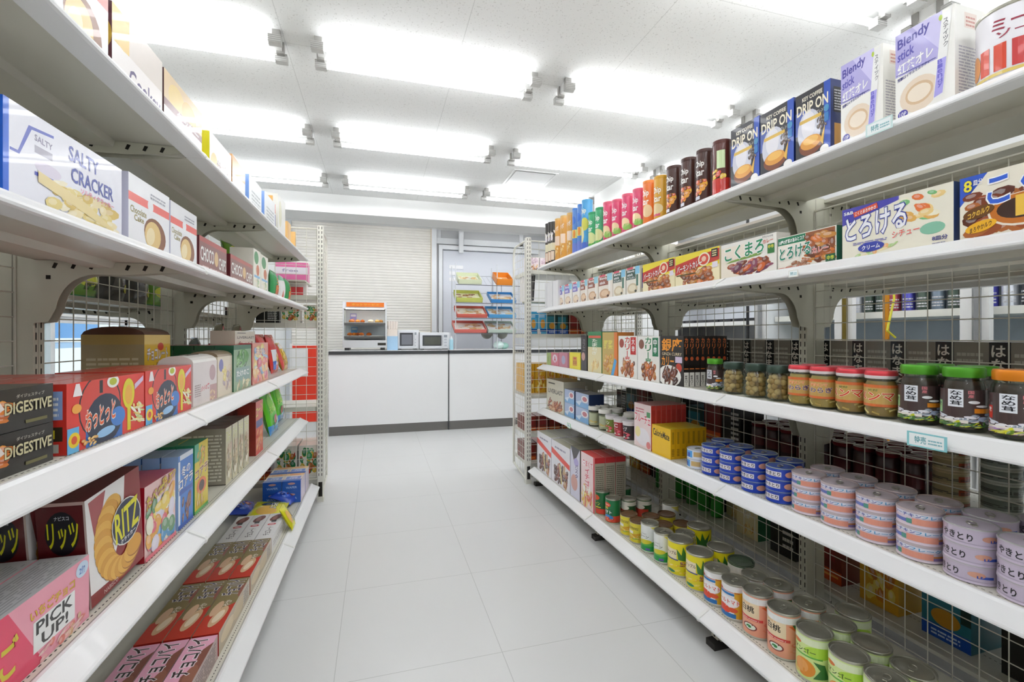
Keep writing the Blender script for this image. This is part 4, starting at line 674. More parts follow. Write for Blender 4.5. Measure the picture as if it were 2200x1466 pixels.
# jars
def jar_parts(kind):
    if kind in CACHE: return CACHE[kind]
    P = []
    if kind == 'quail':
        r, h = .038, .114
        g = MB().lathe([(r * .8, 0), (r * .98, .006), (r * 1.0, .02), (r * 1.0, .055), (r * .92, .078), (r * .8, .088), (r * .78, .098), (r * .7, .098), (r * .72, .086), (r * .86, .074), (r * .93, .055), (r * .93, .02), (r * .88, .008)], 28, m=GLASS).mesh('jar')
        c = MB(); rn = random.Random(4)
        for k in range(5):
            for i in range(8 if k % 2 else 7): a = 2 * pi * (i + .5 * (k % 2)) / 8; q = .022 if k < 4 else .018; c.ball((q * cos(a), q * sin(a), .016 + k * .015 + rn.uniform(-.002, .002)), .0105, ['c9a46e', 'd8b47c', 'b89058'][(i + k) % 3], PLAS, 7)
        c.lathe([(.018, .006), (.02, .08)], 12, 'a8824a', PLAS)
        P = [(g, [('contents', c.mesh('contents')), ('lid', MB().lathe([(r * .86, .09), (r * .9, .092), (r * .9, .108), (r * .84, .114)], 28, '3d4f45', METC).mesh('lid'))])]
    elif kind in ('warabi', 'menma'):
        r, h = .0355, .122
        g = MB().lathe([(r * .8, 0), (r * .98, .004), (r * 1.0, .012), (r * 1.0, .09), (r * .94, .1), (r * .9, .104), (r * .82, .104), (r * .86, .098), (r * .94, .088), (r * .94, .014), (r * .9, .006)], 28, m=GLASS).mesh('jar')
        c = MB().lathe([(r * .85, .006), (r * .92, .014), (r * .92, .084), (r * .8, .094)], 24, 'c8a65c' if kind == 'warabi' else 'b08a50', PLAS); rn = random.Random(8)
        for i in range(40): a = rn.uniform(0, 2 * pi); z = rn.uniform(.01, .08); c.bar((r * .9 * cos(a), r * .9 * sin(a), z), (r * .9 * cos(a + .5), r * .9 * sin(a + .5), z + rn.uniform(-.01, .01)), .003, ['e0c47a', 'd0ac5e', 'a87c40', 'e8d08a'][i % 4], PLAS, 5)
        lb = MB(); ops = [('r', .22, 0, .84, 1, 'c9a25c'), ('r', .22, .86, .84, 1, 'd8703a'), ('r', .22, 0, .84, .12, 'd8703a')]
        if kind == 'warabi': ops += [('b', '味付メンマ', .4, .62, .6, .8, 'e8703c', .1, 'f6e6c0'), ('b', 'やわらぎ', .3, .3, .66, .58, '4a3a78', .1, 'f2e2c0')]
        else: ops += [('b', 'メンマ', .28, .26, .68, .66, 'd8482c', .1, 'f6ead0'), ('b', '味付', .42, .7, .52, .8, '6a8a4a')]
        lb.cylart(ops, r * 1.0, .03, .085)
        P = [(g, [('contents', c.mesh('contents')), ('paper_label', lb.mesh('paper_label')), ('lid', MB().lathe([(r * .95, .1), (r * .98, .102), (r * .98, .108), (r * .98, .1145), (r * .9, .12), (r * .3, .1195)], 28, ['f0e6e6', 'f0e6e6', 'd8424c', 'd8424c', 'e4707a'], METC).mesh('lid'))])]
    elif kind in ('nametake_g', 'nametake_o', 'nametake_s'):
        r, h = (.0385, .14) if kind != 'nametake_s' else (.03, .122); k = h / .14; lc = 'e2861c' if kind.endswith('o') else '55a32a'
        g = MB().lathe([(r * .84, 0), (r * .97, .004), (r * 1.0, .012 * k), (r * .98, .05 * k), (r * 1.0, .09 * k), (r * .96, .106 * k), (r * .84, .116 * k), (r * .84, .12 * k), (r * .76, .12 * k), (r * .88, .1 * k), (r * .92, .02), (r * .86, .006)], 28, m=GLASS).mesh('jar')
        c = MB().lathe([(r * .84, .006), (r * .9, .014), (r * .88, .05 * k), (r * .9, .09 * k), (r * .8, .11 * k)], 24, '3f2c26', PLAS).mesh('contents')
        ops = [('r', .16, .04, .84, .98, '4a3a38'), ('r', .42, .52, .53, .98, 'e9ecf2'), ('v', 'なめ茸', .435, .55, .52, .95, '22242c'), ('r', .26, .34, .36, .66, 'a8dca0' if lc[0] == '5' else 'c8342c'), ('b', '三味', .275, .5, .35, .62, '1e2a22' if lc[0] == '5' else W), ('v', '国産', .56, .76, .6, .96, 'd87a80'),
            ('f', .17, .06, .5, .42, ['f2f0f2', 'e8e6ee', 'd8dce8', 'c8342c'], 9, 71), ('f', .45, .06, .8, .4, ['f2f0f2', 'a8b8d8', 'e8e6ee', '8a94a8'], 9, 72), ('r', .3, .1, .56, .18, 'efe6de'), ('r', .6, .38, .74, .5, 'e08a24'), ('e', .6, .66, .04, .04, 'f4f4f6'), ('e', .66, .56, .05, .03, 'f4f4f6'), ('e', .2, .5, .03, .04, 'f4f4f6'),
            ('f', .18, .0, .82, .12, ['4a7a34', 'c8d02a', '3a6a2c'] if lc[0] == '5' else ['d8d82a', 'b088c0', 'e8e04a', '6a8a2a'], 16, 73)]
        lb = MB().cylart(ops, r * 1.0, .012 * k, .094 * k)
        P = [(g, [('contents', c), ('paper_label', lb.mesh('paper_label')), ('lid', MB().lathe([(r * .9, .118 * k), (r * .93, .12 * k), (r * .93, .136 * k), (r * .88, h)], 28, lc, METC).mesh('lid'))])]
    CACHE[kind] = P[0]; return P[0]
def JAR(run, lv, px, kind, lab, row=0, v=.066, r=.038, dX=0):
    X = Xfront(run, lv) + v + r + row * (2 * r + .004) + dX; g, ch = jar_parts(kind); u, X = free_spot(run, lv, px, X, r, row)
    o = obj('food_jar', g, loc=run.w(u, X, ZS[lv] + .0005), rot=(0, 0, run.rz + .3)); tag(o, lab, 'jar')
    for n, m in ch: obj(n, m, o)
    return o
# snack tubes
TUBES = {
 'dark': ('4a2a22', '4a2c26', [('b', 'Chip', .38, .68, .6, .84, 'f4f0ea'), ('b', 'Star', .38, .52, .6, .67, 'f4f0ea'), ('e', .56, .34, .1, .1, 'e8b020'), ('f', .34, .1, .7, .46, ['d8601e', 'b04a1c', 'e8a03a', '7a3418'], 12, 81), ('r', .38, .03, .52, .1, 'dcdce6')]),
 'redchoc': ('5e2c26', '5a2a24', [('r', .3, .0, .8, .3, 'c83228'), ('r', .52, .5, .66, .86, 'c8dca8'), ('f', .3, .24, .7, .5, ['e8b82a', 'd8402a', 'f0d040'], 8, 82)]),
 'gold': ('e0a83a', 'd8a22e', [('b', 'Chip', .38, .6, .62, .8, 'f7efdc', 0, 'b07a20'), ('b', 'Star', .38, .42, .62, .59, 'f7efdc', 0, 'b07a20'), ('e', .5, .24, .16, .14, 'e8cf9a'), ('r', .4, .06, .6, .12, 'd85a7a')]),
 'orange': ('ee7c34', 'f08a3a', [('b', 'Chip', .38, .64, .6, .84, 'f8f4ec'), ('b', 'Star', .38, .46, .6, .63, 'f8f4ec'), ('e', .56, .3, .12, .16, 'f0d0a0'), ('r', .26, .0, .36, .3, 'b8cf7a')]),
 'pink': ('e2527a', 'e4657f', [('b', 'Chip', .38, .64, .6, .84, 'f8f4f4'), ('b', 'Star', .38, .46, .6, .63, 'f8f4f4'), ('e', .52, .26, .14, .14, 'f0d8a8'), ('e', .6, .14, .12, .1, '8ac05a'), ('r', .3, .0, .7, .06, 'c83a68')]),
 'green': ('46b078', '3aa06a', [('b', 'Chip', .38, .64, .6, .84, 'f6f8f2'), ('b', 'Star', .38, .46, .6, .63, 'f6f8f2'), ('e', .5, .24, .2, .2, 'd8dc9a'), ('r', .3, .0, .7, .08, '58a848')]),
 'blue': ('4fa3dc', '58aae0', [('b', 'Chip', .38, .72, .62, .86, 'f4f0d8', .1), ('e', .56, .52, .14, .14, 'd8d25a'), ('e', .44, .3, .12, .18, 'e2dcae'), ('r', .3, .0, .7, .14, '4a6ac8')]),
 'blue_tall': ('5a8cd0', '4f8ad8', [('e', .5, .76, .14, .1, '3a74d0'), ('r', .3, .34, .7, .54, 'e2dc7a'), ('r', .3, .0, .7, .22, '6a80d0'), ('e', .56, .44, .06, .1, 'e8903a')]),
 'gold_tall': ('dca24e', 'd8b06a', [('b', 'トッポ', .36, .72, .64, .86, 'f2e4d0'), ('r', .3, .36, .7, .6, 'ead2bc'), ('f', .34, .04, .66, .4, ['f0d8a0', 'c8843a', 'e8c070'], 8, 83)]),
 'bw': ('39342f', '3a3a38', [('f', .3, .52, .7, .92, ['d8d0d8', 'efe9e0', '5a5048'], 10, 84), ('r', .28, .3, .72, .5, 'e0d8b8'), ('r', .34, .05, .66, .28, 'e6d2c0'), ('r', .44, .0, .5, .3, 'b8702a')]),
}
def tube_obj(ds, r, h, loc, rz, lab):
    k = ('tube', ds, round(r, 4), round(h, 3))
    if k not in CACHE:
        base, lc, ops = TUBES[ds]; m = MB().lathe([(r * .98, 0), (r, .002), (r, h - .012)], 28, base, CARD); m.cylart(ops, r, .004, h - .014)
        l = MB().lathe([(r * 1.02, h - .014), (r * 1.03, h - .012), (r * 1.03, h - .001), (r * .98, h), (r * .96, h - .004), (r * .3, h - .004)], 28, lc, PLAS)
        CACHE[k] = (m.mesh('tube'), l.mesh('lid'))
    o = obj('snack_tube', CACHE[k][0], loc=loc, rot=(0, 0, rz)); tag(o, lab, 'snack tube', 'cylindrical snack tubes'); obj('lid', CACHE[k][1], o); return o
# pillow bags
BAGS = {
 'red_chips': ('d8342c', [('r', .0, .55, 1, 1, 'c82c28'), ('r', .1, .2, .5, .6, 'eceff4'), ('r', .1, .08, .4, .3, '2f6ad0'), ('f', .4, .1, .95, .5, ['e8b43a', 'e0782a', 'f0d8a0'], 10, 91)]),
 'yellow_chips': ('e0a81e', [('f', .1, .1, .9, .7, ['f0cf3a', 'd88a1c', 'e8b82a', 'c8c84a'], 16, 92), ('r', .2, .76, .8, .92, 'f0e8e0'), ('r', 0, 0, .14, 1, 'd8504a')]),
 'green_bag': ('5ed01e', [('e', .55, .7, .4, .22, '8ee03a'), ('b', 'えだまめ', .15, .5, .85, .66, 'c8e85a', .2), ('e', .5, .3, .16, .1, 'd85a6a'), ('r', .0, .0, 1, .2, '4a9ae0'), ('f', .2, .1, .9, .36, ['e8e0c0', '8ac8e8', '3aa020'], 8, 93)]),
 'blue_wrap': ('2448b8', [('f', .1, .1, .9, .9, ['3a60d8', '1c3690', '6a2c24', '4a78e0'], 12, 94)]),
 'yellow_bag': ('e3dc1e', [('e', .3, .5, .2, .3, 'f0c060'), ('e', .62, .55, .12, .2, '3a4a34'), ('b', 'はちみつ', .4, .25, .8, .45, 'f0ece0', 0, '4a4a2a'), ('r', .8, .1, .95, .9, 'b8c820')]),
 'beige_bag': ('b9b094', [('f', .2, .1, .8, .9, ['8a8060', 'c8c0a0', '6a5a5a', 'd8d06a'], 10, 95), ('r', 0, .8, 1, 1, '8a3030')]),
 'grey_bag': ('7c8a88', [L_(.1, .3, .9, .8, 'aab4b4', 6), ('r', .0, 0, 1, .2, 'b4a8b8')]),
 'green_small': ('2a9a50', [('r', .3, 0, .7, .5, 'd8703a'), ('v', 'ポテト', .35, .3, .65, .8, 'e8a04a'), ('r', 0, 0, 1, .18, 'd8c8bc')]),
 'white_stripe': ('f1f0ee', [('p', [(.1, 0), (.5, 0), (.3, .45)], 'e8634a'), ('r', .0, .8, .4, 1, '8ad0a8')]),
 'snack_green': ('6a9a2c', [('e', .4, .6, .3, .2, 'd8dc3a'), ('b', '野菜', .3, .3, .8, .5, '2a3a14'), ('r', 0, 0, 1, .14, '2a8a4a')]),
 'snack_dark': ('3a3834', [('p', [(.2, .4), (.8, .5), (.7, .9), (.3, .85)], '54504c'), ('e', .7, .5, .14, .14, 'd8d02a'), ('r', 0, .0, 1, .12, 'b4b0a8')]),
}
def bag_mesh(ds, w, h, t):
    k = ('bag', ds, round(w, 3), round(h, 3), t)
    if k in CACHE: return CACHE[k]
    base, ops = BAGS[ds]; m = MB()
    def bul(a, b): a = min(max(a, 0), 1); b = min(max(b, 0), 1); return (max(sin(pi * a), 0) ** .5) * (max(sin(pi * b), 0) ** .45) * t / 2 * (1 + .08 * sin(9 * a + 5 * b)) + .0008
    def fx(a, b): return (a - .5) * w * (1 - .08 * sin(pi * b))
    n = 14
    for sg in (-1, 1):
        b0 = len(m.v)
        for j in range(n + 1):
            for i in range(n + 1): a, b = i / n, j / n; m.v.append((fx(a, b), sg * bul(a, b), b * h))
        for j in range(n):
            for i in range(n):
                q = (b0 + j * (n + 1) + i, b0 + j * (n + 1) + i + 1, b0 + (j + 1) * (n + 1) + i + 1, b0 + (j + 1) * (n + 1) + i); m.face(q if sg < 0 else q[::-1], base, FOIL, True)
    m.surf(ops, lambda a, b, e: (fx(a, b), -bul(a, b) - e * 3 - .0012, b * h), 12, 12, FOIL)
    for z in (0, h): m.box(-w / 2, -.001, z - .008 if z else 0, w / 2, .001, z + .002 if z else .008, base, FOIL)
    CACHE[k] = m.mesh('bag'); return CACHE[k]
def BAG(ds, w, h, t, loc, rot, lab, cat='bag of snacks', name='snack_bag'):
    return tag(obj(name, bag_mesh(ds, w, h, t), loc=loc, rot=rot), lab, cat)

# ------------------------------------------------------------------ right run, top shelf (1)
rn = random.Random(5)
tb = [('bw', 1168, 1177, 486, 'black and cream tube at the far end of the top shelf'), ('bw', 1177.5, 1185.5, 481, 'second black and cream tube from the counter end'), ('bw', 1186, 1195, 478, 'third black and cream tube from the counter end'),
  ('gold_tall', 1196, 1205, 471, 'tall gold tube touching the black and cream ones'), ('gold_tall', 1206, 1219, 465, 'middle of three tall gold tubes'), ('gold_tall', 1220.5, 1233, 459, 'tall gold tube touching the blue ones'),
  ('blue_tall', 1234, 1243, 449, 'tall blue tube touching the gold ones'), ('blue_tall', 1244, 1254.5, 441, 'middle one of the tall blue tubes'), ('blue', 1255, 1268, 431, 'wide sky blue tube before the green ones'),
  ('green', 1269, 1284, 458, 'green snack tube, further of the two'), ('green', 1284.5, 1299, 448, 'green snack tube, nearer of the two'),
  ('pink', 1299.5, 1319, 436, 'pink snack tube touching the green one'), ('pink', 1320, 1337, 431, 'second pink snack tube from the green ones'), ('pink', 1338, 1363, 419, 'third pink snack tube from the green ones'), ('pink', 1364, 1385, 408, 'pink snack tube touching the orange one'),
  ('orange', 1386, 1408, 391, 'single orange snack tube on the top shelf'), ('gold', 1409, 1434, 381, 'gold snack tube with white lettering next to the orange one'), ('dark', 1435, 1464, 360, 'dark brown snack tube touching the gold one'),
  ('dark', 1466, 1497, 343, 'dark brown snack tube, middle of three'), ('dark', 1499, 1531, 325, 'dark brown snack tube, nearest of three'), ('redchoc', 1534, 1569, 306, 'brown and red tube beside the blue coffee boxes')]
ulim = RR.ue
for ds, a, b, y, lab in tb:
    tall = ds in ('bw', 'gold_tall', 'blue_tall')
    r0 = .026 if tall else .033
    X = RR.X + .05 + r0; c = (a + b) / 2; u = RR.u(c, X); r = min(r0, (RR.u(a, X) - RR.u(b, X)) / 2 * .97); h = RR.z(c, y, X) - ZS[1]
    u = min(u, ulim - r); ulim = u - r - .001
    tube_obj(ds, r, h, RR.w(u, X, ZS[1] + .0005), RR.rz + .15, lab)
BX(RR, 1, 1570, 1632, 1571, 282, 'drip_on', .07, 'blue and black drip coffee box beside the brown snack tube', name='coffee_box', group='drip coffee boxes')
BX(RR, 1, 1633, 1706, 1634, 249, 'drip_on', .07, 'middle one of the three blue and black drip coffee boxes', name='coffee_box', group='drip coffee boxes')
BX(RR, 1, 1709, 1785, 1709, 210, 'drip_on', .07, 'blue and black drip coffee box next to the lilac tea box', name='coffee_box', group='drip coffee boxes')
BX(RR, 1, 1806, 1898, 1806, 144, 'blendy_milk', .075, 'lilac stick tea box standing beside the drip coffee', name='tea_box', group='lilac tea boxes')
BX(RR, 1, 1923, 2053, 1923, 80, 'blendy_milk', .1, 'larger lilac stick tea box beside the meat sauce can', name='tea_box', group='lilac tea boxes')
CANS['meat'] = ('ece9ee', [('b', 'ミート', .4, .7, .62, .88, '9a2440', .0), ('b', 'ソース', .42, .58, .62, .68, '9a2440'), ('e', .66, .56, .06, .08, '1f6a4a'), ('r', .34, .1, .39, .5, 'd8482c'), ('r', .41, .1, .46, .5, 'd8482c'), ('r', .48, .1, .53, .5, 'c83a3a'), ('r', .55, .1, .6, .5, 'd85a3a'), ('e', .66, .3, .08, .2, 'c87a3a'), ('r', .3, .03, .9, .08, 'e2c86a'), ('e', .3, .3, .04, .2, 'e8a060')])
CAN(RR, 1, 2187, 'meat', .062, .15, 'large white meat sauce can at the near end of the top shelf', v=.062, rot=.45)

# right run, second shelf: whitener backs, stick boxes and curry roux
for i in range(3): BX(RR, 2, 1163 + i * 12.3, 1174.5 + i * 12.3, 1163, 612, 'blank_white', .1, 'plain white carton back at the far end, ' + ['furthest', 'middle', 'nearest'][i] + ' of three', name='carton', group='plain white cartons', v=.055)
sb = [(1199.5, 1212, 591, 'blendy_small', 'purple'), (1213, 1229, 585, 'blendy_small', 'purple'), (1230, 1246, 578, 'blendy_small', 'purple'), (1247, 1262, 570, 'blendy_brown', 'brown'), (1263, 1285, 566, 'blendy_brown', 'brown'), (1286, 1316, 557, 'blendy_brown', 'brown'), (1317, 1344, 550, 'blendy_green', 'green'), (1345.5, 1375, 540, 'blendy_green', 'green')]
for i, (a, b, y, ds, cn) in enumerate(sb): BX(RR, 2, a, b, a, y, ds, .11 if i < 7 else .11, cn + ' stick coffee box, ' + ORD[i + 1] + ' from the plain white cartons', name='coffee_box', group='stick coffee boxes', h=.135)
BX(RR, 2, 1349, 1375.4, 1375, 537, 'blendy_green', .11, 'stick coffee box deeper on the shelf, seen over the curry roux, back one', v=.31, name='coffee_box', group='stick coffee boxes', h=.135)
BX(RR, 2, 1380.6, 1450, 1381, 570, 'vermont', .055, 'yellow and red curry roux box next to the stick coffee', name='curry_box', group='yellow curry roux boxes')
BX(RR, 2, 1451, 1546, 1546, 528, 'vermont', .055, 'yellow and red curry roux box next to the green lettered one', name='curry_box', group='yellow curry roux boxes')
BX(RR, 2, 1549, 1669, 1669, 498, 'kokumaro', .055, 'white curry roux box with large green lettering', name='curry_box')
BX(RR, 2, 1671, 1798, 1798, 483, 'torokeru_curry', .05, 'green and cream curry roux box with brown stew picture', name='curry_box')
BX(RR, 2, 1809, 2050, 1809, 453, 'torokeru_stew', .05, 'wide cream stew roux box with blue lettering', name='stew_box')
BX(RR, 2, 2061, 2330, 2061, 386, 'koku_java', .05, 'curry roux box with big blue letters at the photo edge', name='curry_box')

# right run, third shelf
for i, (a, b, ds, lab) in enumerate([(1153, 1165.5, 'noodle', 'pink and white packet at the far end of the third shelf'), (1167, 1183.5, 'green_box', 'small pale green box near the far end'), (1184, 1200.5, 'pink_box', 'small pink box beside the pale green one'), (1201, 1222.5, 'mauve_box', 'small mauve box beside the yellow one')]):
    BX(RR, 3, a, b, a, 757 if i else 760, ds, .09, lab, name='packet_box')
BX(RR, 3, 1223.5, 1247, 1223.5, 757, 'yellow_box', .1, 'small bright yellow box on the third shelf', name='packet_box')
BX(RR, 3, 1248, 1261, 1248, 721, 'dark_tall', .12, 'tall charcoal box beside the small yellow one', name='packet_box')
BX(RR, 3, 1263, 1292.5, 1263, 713, 'olive_box', .1, 'green and cream instant curry box', name='curry_box')
BX(RR, 3, 1294, 1326, 1326, 714, 'beige_curry', .1, 'mustard curry box with blue ribbon corner', name='curry_box')
BX(RR, 3, 1328.5, 1369, 1369, 722, 'curry_red', .026, 'white curry pouch box with red lettering', name='curry_box', rows=3)
BX(RR, 3, 1370, 1416.5, 1370, 723, 'curry_green', .026, 'white curry pouch box with green lettering', name='curry_box', rows=3)
BX(RR, 3, 1418.5, 1469, 1469, 722, 'ginza', .026, 'black curry pouch box with orange lettering', name='curry_box', rows=8, gap=.001)
JAR(RR, 3, 1536, 'nametake_s', 'small dark mushroom jar with green lid beside the quail eggs', r=.03)
for i, px in enumerate((1576, 1624, 1672)): JAR(RR, 3, px, 'quail', 'quail egg jar with dark green lid, ' + ['furthest', 'middle', 'nearest'][i] + ' of three')
for i, px in enumerate((1722, 1769)): JAR(RR, 3, px, 'warabi', 'bamboo shoot jar with purple lettering, ' + ['next to the quail eggs', 'nearer one'][i], r=.0355)
for i, px in enumerate((1829, 1893)): JAR(RR, 3, px, 'menma', 'bamboo shoot jar with red lettering, ' + ['further one', 'next to the green lids'][i], r=.0355)
for i, px in enumerate((1740, 1800, 1868)): JAR(RR, 3, px + 8, 'menma', 'red lidded bamboo shoot jar in the back row, ' + ['furthest', 'middle', 'nearest'][i] + ' of three', row=1, r=.0355)
JAR(RR, 3, 1975, 'nametake_g', 'mushroom jar with green lid next to the bamboo shoots', r=.0385)
JAR(RR, 3, 2071, 'nametake_g', 'mushroom jar with green lid next to the orange lid', r=.0385)
JAR(RR, 3, 2184, 'nametake_o', 'mushroom jar with orange lid at the photo edge', r=.0385)
JAR(RR, 3, 2010, 'nametake_g', 'back row mushroom jar with green lid, further one', r=.0385, row=1)
JAR(RR, 3, 2100, 'nametake_g', 'back row mushroom jar with green lid, nearer one', r=.0385, row=1)

# right run, fourth shelf
BX(RR, 4, 1170.5, 1211, 1171, 812, 'liverlast', .16, 'cream carton with coffee bean picture, fourth shelf far end', name='carton', v=.07)
for i, (a, b) in enumerate(((1213, 1234), (1236.5, 1265))):
    for k in range(2):
        X = RR.X + .075; zz = ZS[4] + .0005 + k * .089
        BX(RR, 4, a, b, a, 0, 'blue_pack', .1, 'pale blue cup noodle pack, ' + ['lower', 'upper'][k] + ' one of the ' + ['further', 'nearer'][i] + ' pair', name='noodle_pack', v=.075, z0=zz, h=.088, group='pale blue packs')
def cup(px, row, lab, kind, dz=0):
    k = ('cup', kind)
    if k not in CACHE:
        r = .037
        if kind == 'glass':
            m = MB().lathe([(r * .9, 0), (r, .01), (r, .085), (r * .93, .095), (r * .93, .1), (r * .86, .1), (r * .93, .084), (r * .93, .012)], 24, m=GLASS).mesh('jar')
            CACHE[k] = (m, [('contents', MB().lathe([(r * .85, .008), (r * .91, .014), (r * .91, .078)], 20, 'e9e0c8', PLAS).cylart([('f', .3, .05, .8, .45, ['e8c86a', 'c8a848', 'f0e0b0'], 6, 3)], r * .93, .012, .08).mesh('contents')), ('lid', MB().lathe([(r * .99, .094), (r * 1.0, .096), (r * 1.0, .112), (r * .92, .116), (r * .88, .112)], 24, 'e6e4dc', PLAS).mesh('lid'))])
        else:
            c1 = {'green': '7a8a3a', 'red': 'b03a40', 'black': '3a3638'}[kind]
            m = MB().lathe([(r * .8, 0), (r * .82, .004), (r * .95, .085), (r * 1.0, .087), (r * 1.0, .092)], 24, 'e9e4e4', PLAS); m.surf([('r', 0, 0, 1, .9, c1), ('f', .3, .02, .7, .5, ['c83a40', 'e8506a', 'e8e0d8'], 7, 5), ('b', {'green': 'コーン', 'red': 'CC', 'black': 'スープ'}[kind], .36, .56, .6, .8, 'f4f0f0')], lambda a, b, e: ((r * (.82 + .13 * b) + e + .0003) * sin((a - .5) * 2 * pi), -(r * (.82 + .13 * b) + e + .0003) * cos((a - .5) * 2 * pi), .004 + b * .08), 30)
            CACHE[k] = (m.mesh('cup'), [('lid', MB().lathe([(r * 1.0, .09), (r * 1.01, .093), (r * .95, .097), (r * .2, .095)], 24, 'dcd6d8', PLAS).mesh('lid'))])
    g, ch = CACHE[k]; X = RR.X + .064 + .037 + row * .078; u, X = free_spot(RR, 4, px, X, .0372, row)
    o = obj('dessert_cup' if kind != 'glass' else 'food_jar', g, loc=RR.w(u, X, ZS[4] + .0005 + dz), rot=(0, 0, RR.rz)); tag(o, lab, 'cup' if kind != 'glass' else 'jar')
    for n, m in ch: obj(n, m, o)
cup(1278, 0, 'glass jar with white lid beside the pale blue packs', 'glass'); cup(1300, 0, 'glass jar with white lid beside the striped cups', 'glass')
cup(1296, 1, 'white lidded glass jar in the second row, further one', 'glass'); cup(1324, 1, 'white lidded glass jar in the second row, middle one', 'glass'); cup(1355, 1, 'white lidded glass jar in the second row, nearest', 'glass')
cup(1315, 0, 'green and red dessert cup', 'green'); cup(1333, 0, 'red and white dessert cup', 'red'); cup(1353, 0, 'black and red dessert cup beside the pink carton', 'black')
BX(RR, 4, 1362.5, 1399, 1363, 864, 'fruche', .026, 'white and pink fruit dessert carton', name='dessert_box', rows=7, gap=.001, v=.07)
BX(RR, 4, 1400.5, 1441, 1401, 911, 'caloriemate', .025, 'yellow block biscuit box', name='biscuit_box', rows=7, gap=.001, v=.066)
STACK(RR, 4, 1500, 'tuna_white', .043, .0375, 2, 'white and blue tuna can stack beside the yellow boxes')
for i, px in enumerate((1533, 1573, 1622, 1677)):
    STACK(RR, 4, px, 'yaki_blue', .043, .0365, 3, 'blue grilled chicken can, ' + ORD[i + 1] + ' front stack from the yellow boxes', lidc='a9b4a6')
    STACK(RR, 4, px + 20, 'yaki_blue', .043, .0365, 3, 'blue grilled chicken can, ' + ORD[i + 1] + ' back stack from the yellow boxes', row=1, lidc='a9b4a6')
for i, px in enumerate((1738, 1804, 1884, 1977)):
    STACK(RR, 4, px, 'chicken', .0455, .0385, 3, 'pink and white tuna flake can, ' + ORD[i + 1] + ' front stack from the blue cans')
    STACK(RR, 4, px + 40, 'chicken', .0455, .0385, 3, 'pink and white tuna flake can, ' + ORD[i + 1] + ' back stack from the blue cans', row=1)
for i, px in enumerate((2087, 2210)):
    STACK(RR, 4, px, 'yaki_lilac', .047, .0385, 3, 'lilac grilled chicken can, ' + ['further', 'nearest'][i] + ' front stack', rot=.55)
    STACK(RR, 4, px + 40, 'yaki_lilac', .047, .0385, 3, 'lilac grilled chicken can, ' + ['further', 'nearest'][i] + ' back stack', row=1)

# right run, base shelf
BX(RR, 5, 1154.5, 1184, 1155, 925, 'fondue', .06, 'lilac chocolate fondue carton at the far end, further one', name='chocolate_box', v=.062, group='fondue cartons', rows=4)
BX(RR, 5, 1185, 1224, 1185, 943, 'fondue', .06, 'lilac chocolate fondue carton beside the dark pasta carton', name='chocolate_box', v=.062, group='fondue cartons', rows=4)
BX(RR, 5, 1226, 1246, 1226, 957, 'spaghetti', .16, 'dark and lilac pasta carton beside the pink cereal', name='pasta_box', v=.062)
BX(RR, 5, 1248, 1278, 1248, 969, 'corn_flake', .06, 'pink and red strawberry cereal box', name='cereal_box', v=.06, rows=3)
def canrow(items, ds, r, h, **k):
    for px, lab, row in items: CAN(RR, 5, px, ds, r, h, lab, row=row, **k)
canrow([(1294, 'tomato and corn can at the far end of the base shelf cans', 0)], 'delmonte_old', .0385, .125, tab=False)
canrow([(1317, 'red and green crushed tomato can, base shelf', 0)], 'delmonte', .0385, .124, tab=False)
canrow([(1350, 'green and red soup can behind the tomato can', 1), (1383, 'green and red soup can in the third row', 2)], 'soup_red', .039, .115, tab=False)
canrow([(1340, 'silver topped can behind the first tomato can', 2)], 'delmonte_old', .0385, .11, tab=False)
canrow([(1351, 'yellow corn can with brown lid, front row further', 0), (1372, 'yellow corn can with brown lid, front row nearer', 0), (1398, 'yellow corn can with brown lid, second row further', 1), (1425, 'yellow corn can with brown lid, second row nearer', 1), (1432, 'yellow corn can with brown lid, third row further', 2), (1466, 'yellow corn can with brown lid, third row nearer', 2)], 'corn_y', .041, .096, tab=False, lidc='6e5138')
canrow([(1396, 'white and green sweet corn can, front row further', 0), (1425, 'white and green sweet corn can, front row nearer', 0), (1440, 'white and green sweet corn can, second row further', 1), (1472, 'white and green sweet corn can, second row nearer', 1)], 'corn_g', .0385, .124)
canrow([(1462, 'yellow pineapple can, front row further', 0), (1503, 'yellow pineapple can beside the tomato cans', 0), (1502, 'yellow pineapple can, second row further', 1), (1548, 'yellow pineapple can, second row nearer', 1)], 'pine', .049, .134, tab=False)
canrow([(1540, 'white and gold whole tomato can, further one', 0), (1578, 'white and gold whole tomato can, nearer one', 0), (1622, 'white and gold whole tomato can in the second row', 1)], 'tomato', .0435, .119)
CAN(RR, 5, 1592, 'soup_red', .045, .125, 'dark green topped can in the second row', row=1, tab=False, lidc='4c5a48')
canrow([(1628, 'pink and orange white peach can, further one', 0), (1684, 'pink and orange white peach can, nearer one', 0), (1672, 'white peach can in the second row, further one', 1), (1738, 'white peach can in the second row, nearer one', 1)], 'peach', .0445, .134)
canrow([(1750, 'pale green mango can, front row furthest', 0), (1824, 'pale green mango can, front row second', 0), (1800, 'pale green mango can, second row furthest', 1), (1872, 'pale green mango can, second row second', 1)], 'mango', .045, .128, tab=False)
canrow([(1902, 'pale green mango can with ring pull, front row', 0), (1962, 'pale green mango can with ring pull, second row', 1), (2010, 'pale green mango can at the photo corner', 0)], 'mango', .046, .128)
CAN(RR, 5, 1832, 'mango', .045, .128, 'pale green mango can standing in the third row', row=2, tab=False)

